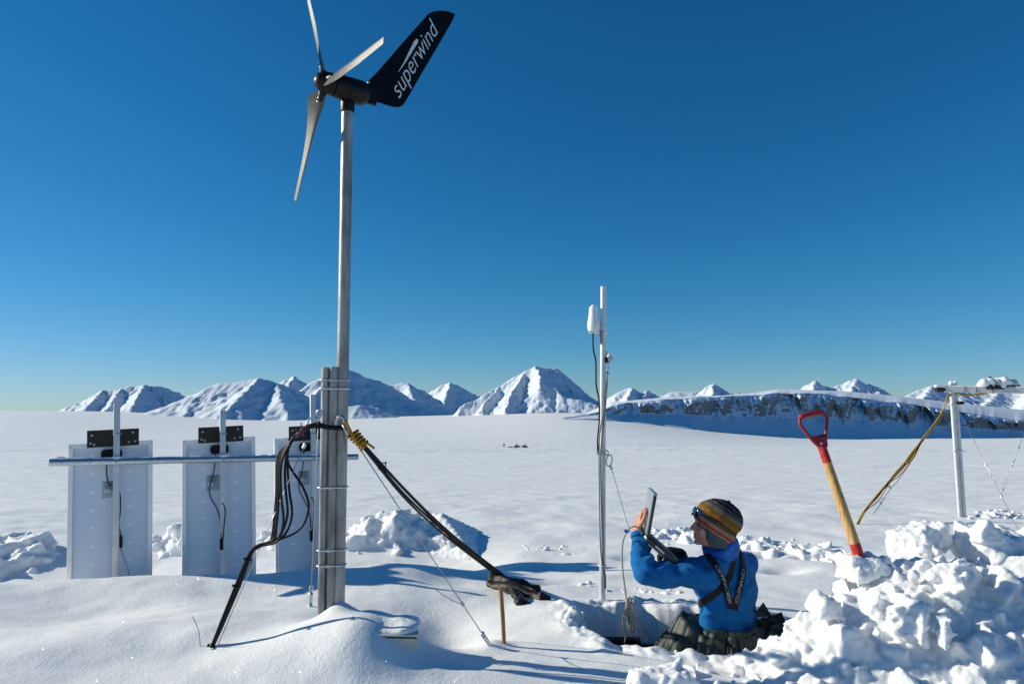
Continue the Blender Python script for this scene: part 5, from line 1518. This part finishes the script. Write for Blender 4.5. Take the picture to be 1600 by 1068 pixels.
# ================================================================== INSTRUMENT POST
ib = hit(1502, 807)
ip = thing('instrument_post', 'twin-tube aluminium post with cross-beam carrying snow-capped sensors', 'instrument post', ib)
YB = ib.y
def IP(px, py, dY=0): return P(px, py, YB + dY)
for px, dy in ((1500, 0), (1506.8, .01)):
    b = IP(px, 808, dy); tp = IP(px - 14.5, 598.5, dy)
    MB().tube([b - Vector((0, 0, .25)), b, tp], .0215, 20, cap=False).tube([tp - Vector((0, 0, .03)), tp - Vector((0, 0, .005))], .022, 16).build('tube', ALU_BRIGHT, ip, sharp=40)
    MB().lathe(tp, (0, 0, 1), [(-.02, .025), (.0, .026), (.006, .022), (.02, .016), (.03, .004)], 14).build('snow_cap', SNOW_PILE, ip)
gapb = IP(1503.5, 806, .015)
MB().box((IP(1503.5, 806, .03) + IP(1489, 606, .03)) / 2, .008, .006, (IP(1489, 606).z - IP(1503, 806).z) / 2).build('web', GREYC, ip, False)
for y in (618, 632, 704):
    c = IP(1503.5 - (806 - y) * .07, y); MB().box(c, .057, .030, .007, None, .004).build('clamp', ALU_BRIGHT, ip, False)
ba, bb = IP(1474, 608, -.06), IP(1660, 610.5, -.45)
bdv = (bb - ba).normalized(); bsd = Vector((0, 0, 1)).cross(bdv).normalized(); bup = bdv.cross(bsd)
MB().box((ba + bb) / 2, (bb - ba).length / 2, .03, .034, (bdv, bsd, bup), .006).build('cross_beam', ALU_BRIGHT, ip, False)
MB().tube([IP(1462.5, 608.5, -.07), IP(1478, 608.5, -.065)], .030, 18).build('sensor_barrel', PLATE, ip, sharp=40)
for i_, (f, wdt) in enumerate(((.10, .05), (.2, .06), (.34, .05))):
    q = ba.lerp(bb, f + .08); MB().box(q - bup * .0 - bsd * .032, .005, .004, .037, (bdv, bsd, bup)).build('beam_strap', GREYC, ip, False)
cs = MB()
for f in np.linspace(0, .9, 10): cs.ellip(IP(1463 + 20 * f, 603.2, -.068), (.03, .03, .02), None, 12)
for f in np.linspace(.06, .98, 60): cs.ellip(ba.lerp(bb, f) + bup * .036, (.045, .028, .006 + .006 * random.random()), (bdv, bsd, bup), 10)
link_mesh('snow_crust', remesh(cs.mesh(), .009, 3), SNOW_PILE, ip)
for px in (1549, 1573):
    c = IP(px, 602.5, -.22)
    sn2 = MB().box(c + Vector((.02, 0, -.015)), .085, .075, .025, None, .006).build('sensor_base', PLATE, ip, False)
    MB().lathe(c + Vector((.055, -.02, -.01)), (0, 0, 1), [(0, .05), (.02, .058), (.06, .05), (.085, .025), (.09, .005)], 16).build('sensor_dome', ALU_BRIGHT, ip, sharp=50)
    MB().box(c + Vector((.0, 0, -.05)), .02, .02, .03, None, .003).build('sensor_foot', GREYC, ip, False)
    k_ = MB()
    for _ in range(16): k_.ellip(c + Vector((random.uniform(-.11, .02), random.uniform(-.05, .05), random.uniform(-.005, .05))), (random.uniform(.03, .06),) * 3, None, 10)
    link_mesh('snow_clump', remesh(k_.mesh(), .01, 2), SNOW_PILE, ip)
    MB().tube([c + Vector((-.01, 0, .07)), c + Vector((-.005, 0, .105))], .014, 10).build('sensor_tip', PLATE, ip)
MB().box(IP(1501, 629, -.04), .028, .02, .018, None, .003).build('small_box', BLACKP, ip, False)
for k in range(3):
    MB().tube(smooth_path([IP(1494, 613 + k, -.09), IP(1505, 618 - k, -.12), IP(1515, 616 + k, -.14), IP(1530, 616.5 - k, -.18), IP(1545, 613, -.22), IP(1556, 608, -.24)]), .006, 8).build('sensor_cable', YCAB, ip)
# yellow cable bundle
ye = hit(1338, 819); ye.z -= .02
yb_ = thing('cable_bundle', 'yellow cables sagging from the instrument post\'s top to the snow beside the shovel', 'cables', ye)
for k in range(8):
    s_ = (k - 3.5)
    a1 = [IP(1486, 615 + .4 * s_, -.04), IP(1480, 621 + .4 * s_, -.06), IP(1476.5, 634, -.07), IP(1468 + .5 * s_, 652, -.08), IP(1455 + .5 * s_, 670, -.10), IP(1439 + .25 * s_, 690 + .3 * s_, -.14)]
    g0 = a1[-1]
    kn1 = P(1388, 754, ye.y + .18); kn2 = P(1352, 797, ye.y + .06)
    ra, rb, rc = [random.uniform(-1, 1) for _ in range(3)]
    if k == 7: ra, rb, rc = 2.2, 2.6, 2.8
    b1 = [g0.lerp(kn1, .35) + Vector((.014 * ra, .02 * rb, -.016 * ra - .02)), g0.lerp(kn1, .7) + Vector((.016 * rb, .02 * rc, -.018 * rb - .01)), kn1 + Vector((.004 * s_, 0, 0)), kn1.lerp(kn2, .5) + Vector((.014 * rc, .02 * ra, -.016 * rc)), kn2 + Vector((.003 * s_, 0, 0)), ye + Vector((.003 * s_, 0, 0))]
    MB().tube(smooth_path(a1 + b1), .0062, 8).build('cable', YCAB if k not in (2, 5) else BLACKC, yb_)
w_ = MB().tube(smooth_path([IP(1432, 708, -.16), P(1408, 744, ye.y + .26), P(1388, 768, ye.y + .2), P(1372, 793, ye.y + .12), P(1363, 803, ye.y + .1)]), .0035, 6).build('thin_wire', STEEL, yb_)
for (x, y) in ((1390, 760), (1376, 785)): MB().box(P(x, y, ye.y + .18), .012, .01, .014, None, .003).build('wire_clip', STEEL, w_, False)
# guys
g1e = P(1601, 852, hit(1601, 846).y); ggs = IP(1498, 640)
ge_ = hit(1592, 826); ge_.z -= .02
guy('guy wire with turnbuckle running from the instrument post\'s neck to the snow', ggs, ge_, .0026, [(.49, 'clip'), (.60, 'turnbuckle'), (.74, 'clip')], None, 'guy wire', .7)
fa = P(1640, 560, ge_.y + 1.5)
gj = ggs.lerp(ge_, .70)
g4 = guy('guy wire rising from the other guy\'s lower end towards the beam\'s far end', IP(1625, 612, -.4), ggs.lerp(ge_, .73), .0024, [(.55, 'clip'), (.70, 'turnbuckle'), (.95, 'clip')], None, 'guy wire', .7)

# ================================================================== FAR PARTY ON THE GLACIER
def far_person(px, py):
    b = hit(px, py, 100)
    t = thing('person', 'tiny dark figure standing far out on the glacier apart from the snowmobiles', 'person', b)
    m = MB()
    for s in (-1, 1): m.capsule(b + Vector((.10 * s, 0, .06)), b + Vector((.09 * s, 0, .85)), .085, .10, 8)
    m.capsule(b + Vector((0, 0, .85)), b + Vector((0, 0, 1.4)), .20, .22, 10)
    for s in (-1, 1): m.capsule(b + Vector((.26 * s, 0, 1.4)), b + Vector((.30 * s, .05, .85)), .08, .06, 8)
    m.capsule(b + Vector((0, 0, 1.4)), b + Vector((0, 0, 1.55)), .08, .08, 8); m.ellip(b + Vector((0, 0, 1.68)), (.11, .12, .14), None, 10)
    link_mesh('body', remesh(m.mesh(), .05, 1), FARCLOTH, t)
far_person(787.5, 698.5)
def snowmobile(px, py, label, rider, rz):
    b = hit(px, py, 100)
    t = thing('snowmobile', label, 'snowmobile', b, 'vehicles far out on the glacier')
    a, s = Vector((math.cos(rz), math.sin(rz), 0)), Vector((-math.sin(rz), math.cos(rz), 0)); A = (a, s, up)
    MB().box(b + a * -.55 + up * .28, .95, .28, .26, A, .12).build('track', BLACKP, t)
    MB().box(b + a * .75 + up * .62, .62, .42, .26, A, .16).build('cowl', FARDARK, t)
    MB().box(b + a * -.55 + up * .78, .75, .22, .16, A, .08).build('seat', BLACKP, t)
    v = [b + a * .55 + s * q + up * .85 for q in (-.3, .3)] + [b + a * .30 + s * q + up * 1.28 for q in (.22, -.22)]
    plate(v, a, .01).build('windshield', FARDARK, t)
    for q in (-.45, .45):
        MB().box(b + a * 1.1 + s * q + up * .06, .6, .07, .03, A, .02).build('ski', FARDARK, t)
        MB().tube([b + a * 1.0 + s * q + up * .06, b + a * .8 + s * q * .6 + up * .5], .04, 8).build('ski_leg', FARDARK, t)
    if rider:
        m = MB(); c = b + a * -.35 + up * .95
        m.capsule(c, c + up * .5 + a * .1, .24, .22, 8); m.ellip(c + up * .82 + a * .15, (.15, .15, .17), None, 8)
        for q in (-1, 1): m.capsule(c + up * .42 + s * .25 * q, c + up * .25 + s * .3 * q + a * .55, .09, .07, 8); m.capsule(c + s * .15 * q, c + a * .4 + s * .3 * q - up * .2, .12, .10, 8); m.capsule(c + a * .4 + s * .3 * q - up * .2, c + a * .25 + s * .35 * q - up * .62, .1, .08, 8)
        o = link_mesh('person', remesh(m.mesh(), .05, 1), FARCLOTH); recenter(o); tag(o, 'tiny dark rider seated on the ' + rider + ' far out on the glacier', 'person')
def sled(px, py):
    b = hit(px, py, 100); t = thing('cargo_sled', 'low dark cargo sled between the far figure and the snowmobiles', 'sled', b)
    MB().box(b + up * .30, 1.2, .4, .16, None, .08).build('load', FARCLOTH, t)
    for q in (-.35, .35): MB().box(b + Vector((0, q, .05)), 1.35, .05, .04, None, .02).build('runner', FARDARK, t, False); MB().box(b + Vector((-.6, q, .12)), .04, .04, .08).build('strut', FARDARK, t, False); MB().box(b + Vector((.6, q, .12)), .04, .04, .08).build('strut', FARDARK, t, False)
sled(797.5, 698.5)
snowmobile(808, 699, 'far snowmobile beside the cargo sled, seen side-on', 'snowmobile beside the sled', .2)
snowmobile(819.5, 699, 'far snowmobile at the end of the little party, away from the sled', 'snowmobile at the party\'s end', 2.8)
